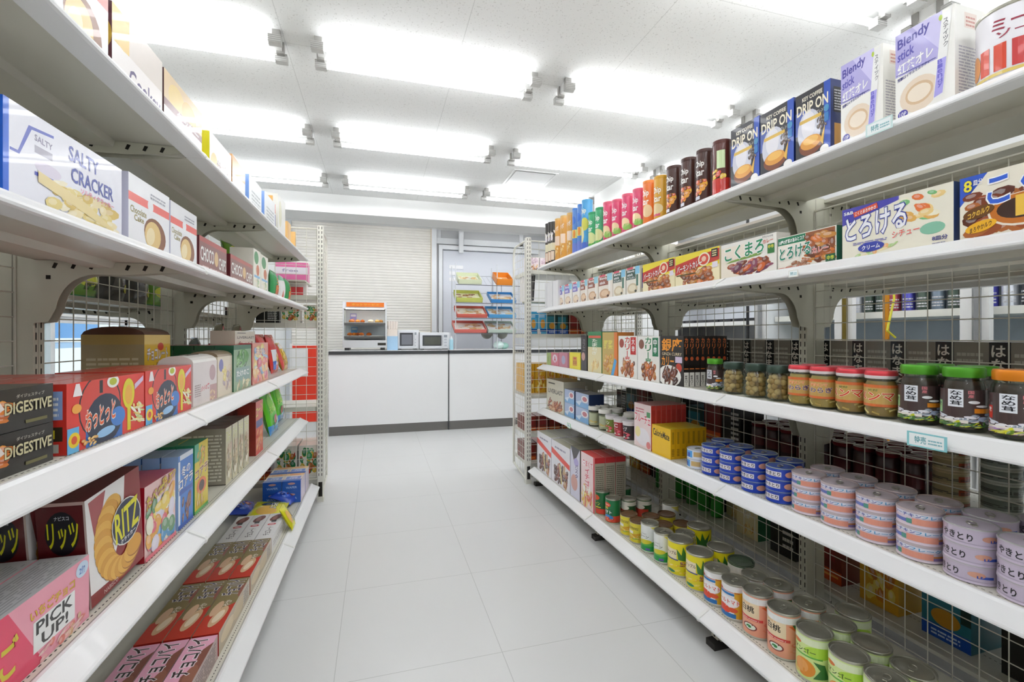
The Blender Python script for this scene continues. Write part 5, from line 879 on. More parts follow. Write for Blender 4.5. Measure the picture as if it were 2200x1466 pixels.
# other side of the right run, seen through the mesh
def OX(run, u, z, w, d, h, ds, lab, dX=.16, name='carton', cat='box', group='goods on the far side of the right shelves'):
    o = obj(name, box_mesh(ds, w, d, h), loc=run.w(u, run.XB + dX, z), rot=(0, 0, run.rz)); return tag(o, lab, cat, group)
for i in range(13):
    u = .62 + i * .128; ds = 'grey_pack'
    OX(RR, u, .8505, .124, .12, .222, ds, 'grey backed food carton behind the mesh, ' + (ORD[i + 1] if i < 12 else 'last') + ' from the near end', dX=.15)
for i in range(5): OX(RR, 2.36 + i * .1, .8505, .09, .12, .2 - .02 * (i % 2), ['maroon', 'olive_box', 'blackwhite', 'darkteal', 'maroon'][i], ['maroon', 'green and cream', 'black', 'dark teal', 'far maroon'][i] + ' carton behind the mesh above the curry boxes', dX=.16)
jm = MB().lathe([(.03, 0), (.036, .004), (.036, .11), (.03, .12)], 20, '3a1a1c', CARD).cylart([('r', .3, .2, .7, .7, '5a2024')], .036, .02, .11).mesh('jar')
jl = MB().lathe([(.034, .118), (.036, .121), (.036, .132), (.034, .134), (.033, .131), (.005, .131)], 20, ['7a1c24', '7a1c24', 'd8d4cc', 'd8d4cc', '6a2028'], METC).mesh('lid')
n = 0
for i in range(9):
    for k in range(3):
        n += 1; o = obj('food_jar', jm, loc=RR.w(1.08 + i * .079 + (k % 2) * .02, RR.XB + .15 + k * .08, .5605), rot=(0, 0, RR.rz)); obj('lid', jl, o)
        tag(o, 'dark jar with maroon and white lid behind the lower mesh, ' + ORD[i + 1] + ' along, ' + ['front', 'middle', 'back'][k] + ' row', 'jar', 'maroon lidded jars behind the mesh')
def stack2(u, cols, n, nm):
    for i in range(n):
        k = ('s2', cols)
        if k not in CACHE: CACHE[k] = MB().lathe([(.041, 0), (.043, .002), (.042, .006), (.042, .034), (.043, .038), (.041, .04)], 22, [cols[1], cols[1], cols[0], cols[1], cols[1]], CARD).surf([('r', .02, .15, .3, .8, cols[2]), ('r', .65, .2, .98, .8, cols[2]), L_(.0, .3, .98, .6, '3a3a34', 2)], lambda a, b, e: ((.0424 + e) * sin((a - .5) * 2 * pi), -(.0424 + e) * cos((a - .5) * 2 * pi), .006 + b * .028), 24).mesh('can')
        o = obj('flat_can', CACHE[k], loc=RR.w(u, RR.XB + .15, .5605 + i * .0402), rot=(0, 0, RR.rz)); tag(o, nm + ', ' + ORD[i + 1] + ' can from the shelf', 'can', 'flat cans stacked behind the mesh')
stack2(.98, ('a89a72', 'c8b48a', 'a04a2a'), 5, 'tan and red can stack beside the maroon jars'); stack2(.86, ('7a8478', 'c8ccc0', '9aa49a'), 5, 'grey white can stack behind the mesh'); stack2(.74, ('a8906a', 'c8a878', 'a85a34'), 5, 'brown and red can stack behind the mesh')
for i in range(7):
    OX(RR, .60 + i * .2, .1355, .13, .2, .2 + .05 * ((i * 3) % 2), ['maroon', 'blackwhite', 'darkteal', 'amber', 'maroon', 'blackwhite', 'olive_box'][i], ['maroon', 'black', 'dark teal', 'amber', 'wine red', 'dark', 'green'][i] + ' carton on the far base shelf, ' + ORD[i + 1] + ' from the near end', dX=.26)
for i in range(9):
    OX(RR, 1.86 + i * .13, .5605, .12, .14, .2 - .025 * (i % 3), ['blackwhite', 'maroon', 'darkteal', 'blackwhite', 'maroon'][i % 5], ['black', 'maroon', 'dark teal', 'black labelled', 'wine red'][i % 5] + ' carton behind the mesh over the base cans, ' + ORD[i + 1] + ' from the near end', dX=.19)
for i in range(8):
    OX(RR, 2.0 + i * .14, .1355, .12, .14, .2 - .03 * (i % 3), ['olive_box', 'blackwhite', 'maroon', 'amber'][i % 4], ['green', 'black', 'maroon', 'amber'][i % 4] + ' carton low behind the bottles, ' + ORD[i + 1] + ' from the near end', dX=.34)
gm = MB().lathe([(.03, 0), (.032, .004), (.032, .13), (.012, .18), (.012, .21)], 18, ['2f8a34', '3aa03a', '2a7a30', 'd8c82a'], PLAS).mesh('bottle')
for i in range(6):
    o = obj('bottle', gm, loc=RR.w(2.05 + i * .1, RR.XB + .2, .1355)); obj('cap', MB().lathe([(.014, .2), (.014, .222)], 12, 'c8b82a', PLAS), o); tag(o, 'green bottle on the far base shelf, ' + ORD[i + 1] + ' along', 'bottle', 'green bottles behind the lower mesh')

# price tags on the rails
def tagrail(run, lv, px, w, col, lab, h=.03):
    X = Xfront(run, lv) - .002; u = run.u(px, X); m = MB().prism([(-.002, 0), (.0, 0), (.0, h), (-.002, h)], 0, -w / 2, w / 2, col, PLAS).boxart(w, .004, h, m=PAPER, front=[('r', .06, .1, .94, .9, 'f2f8f8'), ('b', '特売', .2, .25, .5, .75, '6aa8b0'), L_(.55, .3, .9, .7, '8ac0c8', 2)])
    tag(obj('price_tag', m, loc=run.w(u, X - .0015, ZS[lv] - .034), rot=(0, 0, run.rz)), lab, 'price tag')
tagrail(RR, 3, 1992, .075, '8fd0d6', 'teal price tag clipped on the jar shelf rail', .032); tagrail(RR, 1, 1890, .06, 'cfe6e4', 'pale teal price tag on the top shelf rail'); tagrail(RR, 4, 1223, .05, 'a8d8a0', 'small green price tag on the fourth shelf rail'); tagrail(RR, 2, 1706, .03, 'e8e6dc', 'white price tag on the curry roux shelf rail', .02)

# ------------------------------------------------------------------ left run, top shelf
for a, b, yp, py, ds, d, lab in [(70, 233, 236, -55, 'choc_cake', .12, 'white biscuit box at the photo edge, top left shelf'), (240, 349, 244, 5, 'bokey', .09, 'white and brown cookie box, top left shelf'), (352, 434, 354, 146, 'cookie_pack', .09, 'tan cookie box beside the brown cookie box'), (450, 497, 440, 268, 'yellow_side', .13, 'white biscuit box with yellow end'), (499, 527, 499, 330, 'orange_top', .12, 'white and orange topped biscuit box'), (535, 562, 529, 366, 'blue_side', .12, 'white wafer box with blue and green end'), (568, 591, 563, 404, 'blue_side', .1, 'narrow white wafer box with blue end'), (597, 613, 592, 409, 'text_side', .12, 'tall packet with red and blue printed end'), (618, 625, 618, 475, 'orange_jar', .06, 'orange topped packet near the far end'), (634, 641, 634, 498, 'orange_jar', .06, 'yellow packet at the far end of the top left shelf')]:
    BX(LL, 1, a, b, yp, py, ds, d, lab, name='biscuit_box')
# second shelf
BX(LL, 2, 5, 262, 10, 205, 'salty', .07, 'white and blue salty cracker box', name='cracker_box')
BX(LL, 2, 275.5, 364, 276, 368, 'choc_cake', .09, 'white chocolate cake box with red band, further from the counter', name='cake_box', group='chocolate cake boxes')
BX(LL, 2, 366, 423, 367, 430, 'choc_cake', .09, 'white chocolate cake box with red band, nearer the counter', name='cake_box', group='chocolate cake boxes')
BX(LL, 2, 428, 487, 429, 505, 'choco_chips', .06, 'brown choco chips box beside the cake boxes', name='cookie_box', group='choco chips boxes')
BX(LL, 2, 495, 543, 495, 545, 'choco_chips', .06, 'brown choco chips box beside the green and white boxes', name='cookie_box', group='choco chips boxes')
BX(LL, 2, 544.5, 560, 545, 533, 'green_white', .09, 'green and white snack box, first of two', name='snack_box'); BX(LL, 2, 560.5, 576, 561, 546, 'green_white', .09, 'green and white snack box, second of two', name='snack_box')
BAG('snack_green', .16, .13, .06, LL.w(LL.u(512, LL.X + .19), LL.X + .19, ZS[2] + .11), (-.4, 0, LL.rz), 'yellow green packet lying behind the choco chips')
for px, w, ds, lab in ((586, .15, 'green_small', 'glossy green potato snack bag'), (602, .12, 'white_stripe', 'white and orange snack bag'), (614, .12, 'green_small', 'green and white snack bag at the far end')):
    X = LL.X + .12; BAG(ds, w, .15, .05, LL.w(LL.u(px, X), X, ZS[2] + .001), (0, 0, LL.rz), lab)
# third shelf
BX(LL, 3, -60, 115, 114, 815, 'digestive', .09, 'black digestive biscuit box, upper one', name='biscuit_box', z0=ZS[3] + .0655, h=.064, v=.075, group='digestive boxes')
BX(LL, 3, -60, 115, 114, 815, 'digestive', .09, 'black digestive biscuit box, lower one', name='biscuit_box', h=.064, v=.075, group='digestive boxes')
BX(LL, 3, 142, 310, 142, 826, 'ottotto', .055, 'red snack box with yellow and blue picture, nearer one', name='snack_box', v=.07, rows=5, rowlab='red snack box behind the nearer picture box')
BX(LL, 3, 311.5, 411, 409, 786, 'ottotto', .055, 'red snack box with yellow and blue picture, further one', name='snack_box', v=.07, rows=3, rowlab='red snack box behind the further picture box', h=.126)
BX(LL, 3, 414.5, 466, 415, 765, 'pie_box', .09, 'pinkish white pie box with arched top', name='pie_box', v=.075, arch=.022)
BX(LL, 3, 467.5, 500, 468, 755, 'elise_box', .09, 'beige wafer box with arched top', name='wafer_box', v=.075, arch=.02)
BX(LL, 3, 502, 540, 540, 740, 'takenoko', .062, 'green chocolate snack box with crimson lid edge', name='chocolate_box', v=.07, rows=4)
BX(LL, 3, 542, 576, 542, 738, 'kinoko', .08, 'pink and yellow sweets box', name='sweets_box', v=.07, rows=2)
BX(LL, 3, 310, 366, 312, 702, 'choco_big', .16, 'large yellow chocolate stick box with arched brown top', name='chocolate_box', v=.24, arch=.025)
for i, (px, ds, w, h, lab) in enumerate([(418, 'grey_bag', .12, .14, 'grey blue bag behind the pie box'), (470, 'beige_bag', .13, .15, 'beige bag standing behind the green boxes'), (508, 'beige_bag', .12, .15, 'second beige bag behind the green boxes')]):
    X = LL.X + .32; BAG(ds, w, h, .05, LL.w(LL.u(px, X), X, 1.0 if i else .94), (0, 0, LL.rz + .5), lab)
BX(LL, 3, 505, 548, 506, 0, 'liverlast', .09, 'cream snack carton lying on the green boxes', z0=1.036, h=.075, v=.12, name='snack_carton')
for px, ds, X, z, lab, tl in ((566, 'red_chips', .14, .0, 'red chips bag leaning on the pink box', -.1), (590, 'red_chips', .11, .0, 'red and blue chips bag beside the yellow one', -.16), (612, 'yellow_chips', .10, .0, 'yellow chips bag at the far end of the third shelf', -.3)):
    X = LL.X + X + .02; BAG(ds, .17, .215 if px < 600 else .17, .05, LL.w(LL.u(px, X), X, ZS[3] + .001), (tl, 0, LL.rz), lab)
# fourth shelf
X = LL.X + .1
BX(LL, 4, -125, 192, 190, 1192, 'pickup', .075, 'pink strawberry chocolate box beside the round cracker box', v=.07, name='chocolate_box', rows=2, rowlab='pink strawberry chocolate box behind the second')
rz_ = BX(LL, 4, 204, 306, 200, 1060, 'ritz', .078, 'dark red cracker box with round crackers', v=.072, name='cracker_box', rows=2, rowlab='dark red cracker box behind', h=.215, turn=-.05, gap=.012)
for o in rz_: o.rotation_euler[1] = -.1; o.location[2] += .0115
BX(LL, 4, 310, 377, 311, 1052, 'tabekko', .085, 'pink and yellow animal biscuit box', v=.07, name='biscuit_box', rows=2, h=.175)
BX(LL, 4, 383, 415, 384, 990, 'koala_blue', .04, 'blue chocolate biscuit pack with white lettering', v=.07, name='biscuit_box', rows=5, rowlab='blue chocolate biscuit pack', h=.20)
BX(LL, 4, 418, 447, 418, 966, 'koala_yellow', .05, 'yellow chocolate biscuit pack', v=.07, name='biscuit_box', rows=4, h=.205)
for i, (a, b) in enumerate(((485, 498), (499, 511), (512, 523), (524, 535))): BX(LL, 4, a, b, a, 918, 'nutri', .15, 'cream fruit bar box with grey printed end, ' + ORD[i + 1] + ' along', v=.072, name='snack_box', h=.2, group='cream fruit bar boxes')
BX(LL, 4, 536, 549, 536, 865, 'red_snack', .06, 'dark red corn snack box', v=.14, h=.24, name='snack_box', rows=2)
BX(LL, 4, 549.5, 565, 550, 880, 'red_box2', .07, 'orange and blue corn snack box', v=.075, h=.235, name='snack_box', rows=1)
for px, v, tl, lab in ((588, .11, -.22, 'bright green crisp bag leaning forward, nearer one'), (600, .15, -.15, 'bright green crisp bag, further one')):
    X = LL.X + v; BAG('green_bag', .2, .24, .06, LL.w(LL.u(px, X), X, ZS[4] + .001), (tl, 0, LL.rz), lab)
# base shelf: flat boxes in three lanes
def flat(u0, u1, lane, ds, lab, h=.07, w=.073, x0=.468, name='chocolate_box', group=None):
    k = (u1 - u0) - .004; o = obj(name, box_mesh(ds, k, w - .003, h), loc=LL.w((u0 + u1) / 2, x0 + w * (lane + .5), ZS[5] + .0005), rot=(0, 0, LL.rz)); tag(o, lab, 'box', group)
LN = ['lane next to the aisle', 'middle lane', 'lane against the back']
for j, (a, b, ds, nm) in enumerate([(.88, 1.22, 'chocopie', 'pink chocolate pie box, second row from the camera'), (1.222, 1.562, 'chocopie', 'pink chocolate pie box, row touching the brown ones'), (1.567, 1.905, 'chocopie_white', 'brown chocolate pie box, row touching the pink ones'), (1.907, 2.247, 'chocopie_white', 'brown chocolate pie box, further row'), (2.25, 2.575, 'zero_choco', 'white sugar free chocolate box')]):
    for l in range(3): flat(a, b, l, ds, nm + ', ' + LN[l], h=.07 if j < 4 else .062, group='boxes lying on the base left shelf')
BAG('yellow_bag', .26, .16, .05, LL.w(2.7, .5, .16), (-1.45, 0, LL.rz), 'yellow honey sweets bag lying on the base left shelf')
BAG('blue_wrap', .22, .14, .05, LL.w(2.78, .66, .165), (-1.4, 0, LL.rz + .3), 'blue foil sweets bag lying behind the yellow bag'); BAG('blue_wrap', .16, .12, .05, LL.w(2.9, .48, .15), (-1.2, 0, LL.rz - .2), 'blue foil sweets bag next to the aisle')
BAG('yellow_bag', .09, .12, .03, LL.w(2.52, .425, .14), (-.5, 0, LL.rz), 'small yellow green sweets bag hanging over the shelf edge')
for j, (a, b, nm) in enumerate(((2.9, 3.06, 'nearer'), (3.065, 3.21, 'further'))):
    for l in range(2):
        for t in range(2 + 0 * j):
            k = b - a - .004; o = obj('wafer_box', box_mesh('blue_wafer', k, .098, .062), loc=LL.w((a + b) / 2, .452 + .1 * (l + .5), ZS[5] + .0005 + t * .0625), rot=(0, 0, LL.rz)); tag(o, 'blue and orange milk wafer box, ' + nm + ' row, ' + ['aisle side', 'inner side'][l] + ', ' + ['lower', 'upper'][t], 'box', 'blue wafer boxes')
# other side of the left run
for i, (u, ds) in enumerate(((1.6, 'snack_dark'), (1.79, 'snack_green'), (1.98, 'snack_green'), (2.17, 'snack_dark'), (2.36, 'snack_dark'), (2.55, 'snack_green'), (2.74, 'snack_dark'))):
    BAG(ds, .185, .13, .07, LL.w(u, LL.XB + .2, 1.216), (.12, 0, LL.rz), ['charcoal', 'yellow green', 'bright green', 'dark', 'black', 'lime green', 'blackish'][i] + ' packet behind the left mesh, ' + ORD[i + 1] + ' from the near end')
for i in range(4):
    o = obj('snack_box', box_mesh('greenveg', .14, .08, .1 - .02 * (i % 2)), loc=LL.w(1.9 + i * .2, LL.XB + .25, .8505), rot=(0, 0, LL.rz)); tag(o, 'low green box behind the left mesh, ' + ORD[i + 1] + ' from the near end', 'box', 'low boxes behind the left mesh')
for i in range(6):
    o = obj('snack_box', box_mesh('redwhite', .1, .08, .07), loc=LL.w(2.9 + i * .11 if i < 3 else 1.0 + i * .1, LL.XB + .25, 1.216), rot=(0, 0, LL.rz)); tag(o, 'red and white box seen through the further left mesh, ' + ORD[i + 1] + ' along', 'box', 'red and white boxes behind the left mesh')

# ------------------------------------------------------------------ goods on the end units
def EB(side, x, z, w, d, h, ds, lab, y=.16, name='carton', rz=0):
    x0, y0 = (EL if side < 0 else ER); o = obj(name, box_mesh(ds, w, d, h), loc=(x0 + side * x, y0 + y, z + .0005), rot=(0, 0, rz)); return tag(o, lab, 'box')
EB(-1, .07, 1.175, .1, .1, .125, 'greenveg', 'vegetable soup carton on the left end shelf, next to the aisle'); EB(-1, .20, 1.175, .12, .1, .12, 'greenveg', 'vegetable soup carton on the left end shelf, second from the aisle'); EB(-1, .34, 1.175, .14, .1, .1, 'blackwhite', 'black printed carton on the left end shelf'); EB(-1, .52, 1.175, .14, .1, .1, 'blackwhite', 'black printed carton on the left end shelf, deeper in')
EB(-1, .2, 1.46, .2, .1, .13, 'pinkred', 'pink and white box high behind the left end mesh', y=.2); EB(-1, .2, 1.36, .18, .1, .09, 'redwhite', 'red and white box below the pink one', y=.2)
x0, y0 = EL; b = obj('shelf_board', MB().box(x0 - .9, y0 + .03, 1.33, x0 - .02, y0 + .4, 1.36, m=PAINT)); tag(b, 'upper white board of the left end shelves', 'shelf'); b2 = obj('shelf_board', MB().box(x0 - .9, y0 + .03, 1.4505, x0 - .1, y0 + .4, 1.4595, m=PAINT)); tag(b2, 'thin white board under the pink box', 'shelf')
for i, (x, ds, h) in enumerate(((.08, 'greenveg', .22), (.22, 'greenveg', .22), (.38, 'maroon', .2), (.52, 'maroon', .2))): EB(-1, x, .135, .13, .25, h, ds, ['green and white', 'green and yellow', 'wine red', 'dark red'][i] + ' carton low on the left end shelf', y=.2)
EB(1, .075, 1.105, .07, .1, .17, 'teal_box', 'sky blue snack bag carton on the right end shelf, next to the aisle'); EB(1, .15, 1.105, .075, .1, .172, 'teal_box', 'sky blue snack carton on the right end shelf, second from the aisle'); EB(1, .235, 1.105, .085, .1, .17, 'darkteal', 'dark teal snack carton on the right end shelf, further left'); EB(1, .325, 1.105, .085, .1, .165, 'darkteal', 'dark teal snack carton on the right end shelf, nearer the red ones'); EB(1, .42, 1.105, .09, .1, .155, 'maroon', 'maroon snack carton on the right end shelf'); EB(1, .52, 1.105, .09, .1, .15, 'maroon', 'maroon snack carton on the right end shelf, deeper in'); EB(1, .62, 1.105, .09, .1, .14, 'darkteal', 'dark carton on the right end shelf, beside the maroon ones')
for i in range(4): EB(1, .08 + i * .1, 1.585, .09, .1, .11, 'noodle', 'pink and brown noodle carton on top of the right end shelf, ' + ORD[i + 1] + ' from the aisle')
for i in range(3):
    o = obj('magazine', MB().box(-.004, -.09, 0, .004, .09, .22, 'e8e4e2', CARD).box(-.0045, -.092, 0, .0045, -.088, .22, '3c3a3c', CARD)); o.location = (ER[0] + .035 + i * .022, ER[1] + .2, 1.36); o.rotation_euler = (0, .03 * i, 0); tag(o, 'thin black and white pack hung inside the right end side mesh, ' + ORD[i + 1] + ' from the aisle', 'packet')
tb_ = obj('hook_bar', MB().bar((ER[0] + .02, ER[1] + .2, 1.352), (ER[0] + .9, ER[1] + .2, 1.352), .008, m=POSTP)); tag(tb_, 'thin steel bar across the right end shelves', 'bar')
for i in range(5): EB(1, .05 + i * .09, .65, .085, .2, .225, 'amber', 'amber snack carton on the right end shelf, ' + ORD[i + 1] + ' from the aisle', y=.22)
for i in range(4): EB(1, .06 + i * .1, .36, .09, .2, .11, 'maroon', 'brown snack carton low on the right end shelf, ' + ORD[i + 1] + ' from the aisle', y=.22); EB(1, .06 + i * .1, .135, .09, .2, .13, 'corn_flake' if i % 2 else 'maroon', 'red printed carton on the lowest right end shelf, ' + ORD[i + 1] + ' from the aisle', y=.22)
EB(1, .3, .65, .16, .1, .1, 'liverlast', 'cream carton behind the right end mesh', y=.08)

# ------------------------------------------------------------------ things on the counter
CT = .9265
def cloc(px, y): p = at(px, 740, y); return (p[0], y, CT)
hx0 = at(736, 700, 5.5)[0]; hx1 = at(831, 700, 5.5)[0]; hw = hx1 - hx0
r = bpy.data.objects.new('food_warmer', None); COL.objects.link(r); r.location = (hx0, 5.5, CT); tag(r, 'stainless heated food cabinet with orange sign and fried snacks', 'food warmer')
STEEL = mat('stainless', 'd2d4d6', rough=.3, metal=.5, noise=.03)
obj('base', MB().box(0, 0, .03, hw, .36, .115, m=STEEL).box(.02, .01, 0, .07, .34, .03, '303030').box(hw - .07, .01, 0, hw - .02, .34, .03, '303030').box(hw - .1, -.002, .055, hw - .01, .001, .085, '2c2a22'), r)
obj('roof', MB().box(0, 0, .475, hw, .36, .545, 'e6e8ee', PLAS).box(.015, -.003, .45, hw - .02, .002, .462, '2e2e30'), r)
obj('sign', MB().box(.04, -.012, .49, hw - .03, -.004, .54, 'ee7a1a').surf([('b', 'ホットサービス', .14, .25, .86, .75, 'f0b43a')], lambda a, b, e: (.04 + a * (hw - .07), -.0125 - e, .49 + b * .05)), r)
obj('frame', MB().box(0, 0, .115, .015, .02, .475, m=STEEL).box(hw - .015, 0, .115, hw, .02, .475, m=STEEL).box(0, .34, .115, .015, .36, .475, m=STEEL).box(hw - .015, .34, .115, hw, .36, .475, m=STEEL).box(0, .35, .115, hw, .355, .475, 'e9ecf2'), r)
obj('glass_side', MB().box(.002, .02, .12, .005, .34, .47, m=GLASS).box(hw - .005, .02, .12, hw - .002, .34, .47, m=GLASS), r)
LAMP = mat('warmer_lamp', 'fff4e0', emit='fff0dc', es=6)
obj('lamp', MB().box(.03, .05, .463, hw - .03, .09, .473, m=LAMP), r)
for z in (.15, .30): obj('rack', MB().box(.015, .01, z, hw - .015, .34, z + .006, m=STEEL).box(.015, .0, z - .018, hw - .015, .008, z + .01, '5a5a58', METC).box(.04, .005, z + .006, hw * .48, .2, z + .016, 'b9b7b0', METC).box(hw * .54, .005, z + .006, hw - .04, .2, z + .016, 'b9b7b0', METC), r)
rn = random.Random(3)
fz = [(.09, .316, 'c8742a'), (.15, .316, 'd88a3a'), (.2, .316, 'b8621e'), (.29, .316, 'e8d8c0'), (.36, .316, 'c8a05a'), (.40, .316, 'b8823a'), (.07, .166, 'b8621e'), (.11, .166, 'c8742a'), (.15, .166, 'b4582a'), (.19, .166, 'c06a2e'), (.27, .166, 'b05a20'), (.13, .166, 'c47a34')]
for i, (x, z, c) in enumerate(fz):
    o = obj('fried_snack', MB().lathe([(.005, 0), (.028, .004), (.032, .016), (.022, .03), (.004, .036)], 12, c, PLAS, sx=1.05, sy=.8), loc=(hx0 + x * hw / .46, 5.5 + .08 + .04 * (i % 3), CT + z), rz=i); tag(o, ['golden brown', 'pale'][c in ('e8d8c0',)] + ' fried snack on the ' + ['upper', 'lower'][z < .2] + ' rack, ' + ORD[(i if i < 6 else i - 6) + 1] + ' placed', 'food', 'fried snacks in the warmer')
o = obj('menu_card', MB().box(-.035, -.002, 0, .035, .002, .12, '9a92d8').boxart(.07, .004, .12, front=[('r', .1, .7, .9, .92, 'e8e4f4'), ('e', .5, .35, .3, .2, 'c8a0b0')]), loc=(hx0 + .1, 5.5 + .29, CT + .3065)); tag(o, 'purple menu card inside the food warmer', 'card')
o = obj('menu_card', MB().box(-.035, -.002, 0, .035, .002, .11, '7ab4e8').boxart(.07, .004, .11, front=[('r', .1, .7, .9, .92, 'e8f4f8')]), loc=(hx0 + .11, 5.5 + .29, CT + .1565)); tag(o, 'blue menu card on the lower warmer rack', 'card')
# paper bags beside the warmer
p = at(843, 740, 5.55); o = obj('paper_bag', MB().box(-.06, -.03, 0, .06, .03, .16, 'a9cdea').box(-.055, -.02, .16, .055, .02, .24, 'e9dcd0'), loc=(p[0], 5.56, CT)); tag(o, 'pale blue bag holder between the warmer and microwave', 'bag holder')
for i in range(4):
    m = MB().box(-.015, -.01, 0, .015, .01, .03, 'ded0c4'); o = obj('paper_cup_stack', MB().lathe([(.016, 0), (.02, .09)], 12, 'eadfd6', PAPER), loc=(p[0] - .04 + i * .028, 5.56, CT + .241)); tag(o, 'tall paper sleeve above the blue holder, ' + ORD[i + 1] + ' from the warmer', 'sleeve', 'paper sleeves')
# microwaves
def micro(pa, pb, y, lab, h, open_=False):
    a = at(pa, 740, y)[0]; b = at(pb, 740, y)[0]; w = b - a; r = obj('microwave_oven', MB().box(0, 0, .012, w, .34, h, 'eceef0', METC).box(.02, .02, 0, .05, .3, .012, '333333').box(w - .05, .02, 0, w - .02, .3, .012, '333333'), loc=(a, y, CT)); tag(r, lab, 'microwave', 'microwaves on the counter')
    obj('door', MB().box(.01, -.012, .025, w * .76, 0, h - .012, 'dfe1e6', METC).box(.03, -.0135, .045, w * .72, -.012, h - .035, '3c3e42', PLAS).box(.05, -.0142, .06, w * .68, -.0135, h - .055, '54564e' if not open_ else '7a7c84', PLAS), r)
    k = MB().box(w * .78, -.008, .025, w - .008, 0, h - .012, 'e6e8ec', METC).box(w * .8, -.0095, h - .06, w - .03, -.008, h - .03, '9aa0a8', PLAS)
    for i in range(3): k.box(w * .81, -.0095, .04 + i * .035, w - .035, -.008, .06 + i * .035, 'c9ccd2', PLAS)
    obj('control_panel', k, r); obj('handle', MB().box(w * .74, -.022, .05, w * .755, -.01, h - .04, 'c8cad0', METC), r)
micro(853, 900, 5.62, 'white microwave partly hidden behind the blue holder', .235, True); micro(902, 966, 5.56, 'white microwave with dark window in the middle of the counter', .205)
o = obj('soap_bottle', MB().lathe([(.02, 0), (.022, .01), (.022, .12), (.012, .14), (.012, .16)], 14, ['a8d4e4', 'a8d4e4', 'd8ecf2', 'e8e8ea'], PLAS), loc=(at(970, 740, 5.5)[0], 5.5, CT)); tag(o, 'slim pale blue bottle between the microwave and tray rack', 'bottle')
o = obj('document_tray', MB().box(-.1, -.08, 0, .1, .08, .02, 'c8ccd2').box(-.09, -.07, .02, .09, .07, .024, 'f2f2f4'), loc=(at(1120, 740, 5.6)[0], 5.6, CT)); tag(o, 'grey paper tray on the counter behind the right end shelf', 'tray')
# tray rack standing on the counter
rx0 = at(979, 700, 5.56)[0]; rx1 = at(1130, 700, 5.56)[0]; rw = rx1 - rx0
r = bpy.data.objects.new('wire_rack', None); COL.objects.link(r); r.location = (rx0, 5.56, CT); tag(r, 'wire display rack with sloping shelves on the counter', 'rack')
rk = MB()
for x in (0, rw * .58, rw):
    for y in (0, .3): rk.bar((x, y, 0), (x, y, 1.04), .006, 'd8dade', METC, 6)
for x in (rw * .6, rw * .66, rw * .73): rk.bar((x, .3, .0), (x, .3, .95), .003, '4a4c52', METC, 4)
obj('frame', rk, r)
ZR = [.06, .19, .375, .56, .78]
for z in ZR[1:]:
    k = MB(); n = 14
    for i in range(n + 1): x = rw * i / n; k.bar((x, -.02, z), (x, .3, z + .15), .0018, 'c9ccd2', METC)
    k.bar((0, -.02, z), (rw, -.02, z), .004, '6a6c72', METC); k.bar((0, .3, z + .15), (rw, .3, z + .15), .004, 'c9ccd2', METC); obj('wire_shelf', k, r)
def tray(px0, px1, zz, col, inner, lab, h=.048, pal=None):
    a = at(px0, 700, 5.56)[0]; b = at(px1, 700, 5.56)[0]; w = b - a; m = MB(); d = .26
    m.box(0, 0, 0, w, d, .006, col); m.box(0, 0, 0, w, .006, h, col).box(0, d - .006, 0, w, d, h, col).box(0, 0, 0, .006, d, h, col).box(w - .006, 0, 0, w, d, h, col)
    m.surf([('r', 0, 0, 1, 1, inner), ('f', .04, .05, .96, .95, pal or ['d8a860', 'e8c88a', 'f2ece0', 'c88a4a', 'd8d8d0'], 16, int(px0))], lambda u, v, e: (.01 + u * (w - .02), .01 + v * (d - .02), .02 + e * 3))
    tag(obj('food_tray', m, loc=(a, 5.545, CT + zz + .008), rot=(radians(26), 0, 0)), lab, 'tray', 'trays on the wire rack')
tray(976, 1045, .19, 'e2746a', 'f0e6dc', 'red tray of snacks, lowest on the wire rack'); tray(981, 1046, .375, 'd86a5c', 'f0e6dc', 'red tray of snacks, one level above the lowest'); tray(1049, 1108, .375, '5aa8e0', 'e8eef2', 'blue tray of snacks, middle right of the wire rack'); tray(1048, 1108, .19, 'c8d8cc', 'efe8e4', 'grey green tray of snacks, lowest right of the wire rack')
tray(980, 1036, .56, 'c9cf6a', 'f2f0d0', 'yellow green tray of snacks, third level of the wire rack', .06, ['a8503a', 'c8b040', 'e8e0c0', '8a3a2a']); tray(1054, 1108, .56, '3f8fd4', 'e6eaf0', 'blue tray, upper right of the wire rack'); tray(984, 1034, .78, 'dfe6c4', 'e8ecd8', 'pale yellow tray near the top of the wire rack', .06); tray(1066, 1100, .78, 'ee9030', 'f0b878', 'orange tray at the top right of the wire rack', .08)
o = obj('plastic_bag_pile', MB().ball((0, 0, .05), .07, 'd4e8e4', PLAS, 10, .7).ball((.08, .03, .04), .06, 'a8d4c8', PLAS, 10, .7), loc=(at(1072, 740, 5.6)[0], 5.62, CT)); tag(o, 'crumpled pale green plastic bags under the tray rack', 'plastic bag')
for i, px in enumerate((1046, 1078)):
    o = obj('pot_lid', MB().lathe([(.07, 0), (.08, .01), (.07, .03)], 24, '9a9a92', PLAS), loc=(at(px, 690, 5.87)[0], 5.872, 1.13), rot=(radians(90), 0, 0)); tag(o, 'grey round lid hanging behind the wire rack, ' + ['left', 'right'][i] + ' one', 'lid')
    h = obj('lid_hook', MB().bar((0, .06, .0), (0, .06, .012), .01, '8a8a88', METC), o)

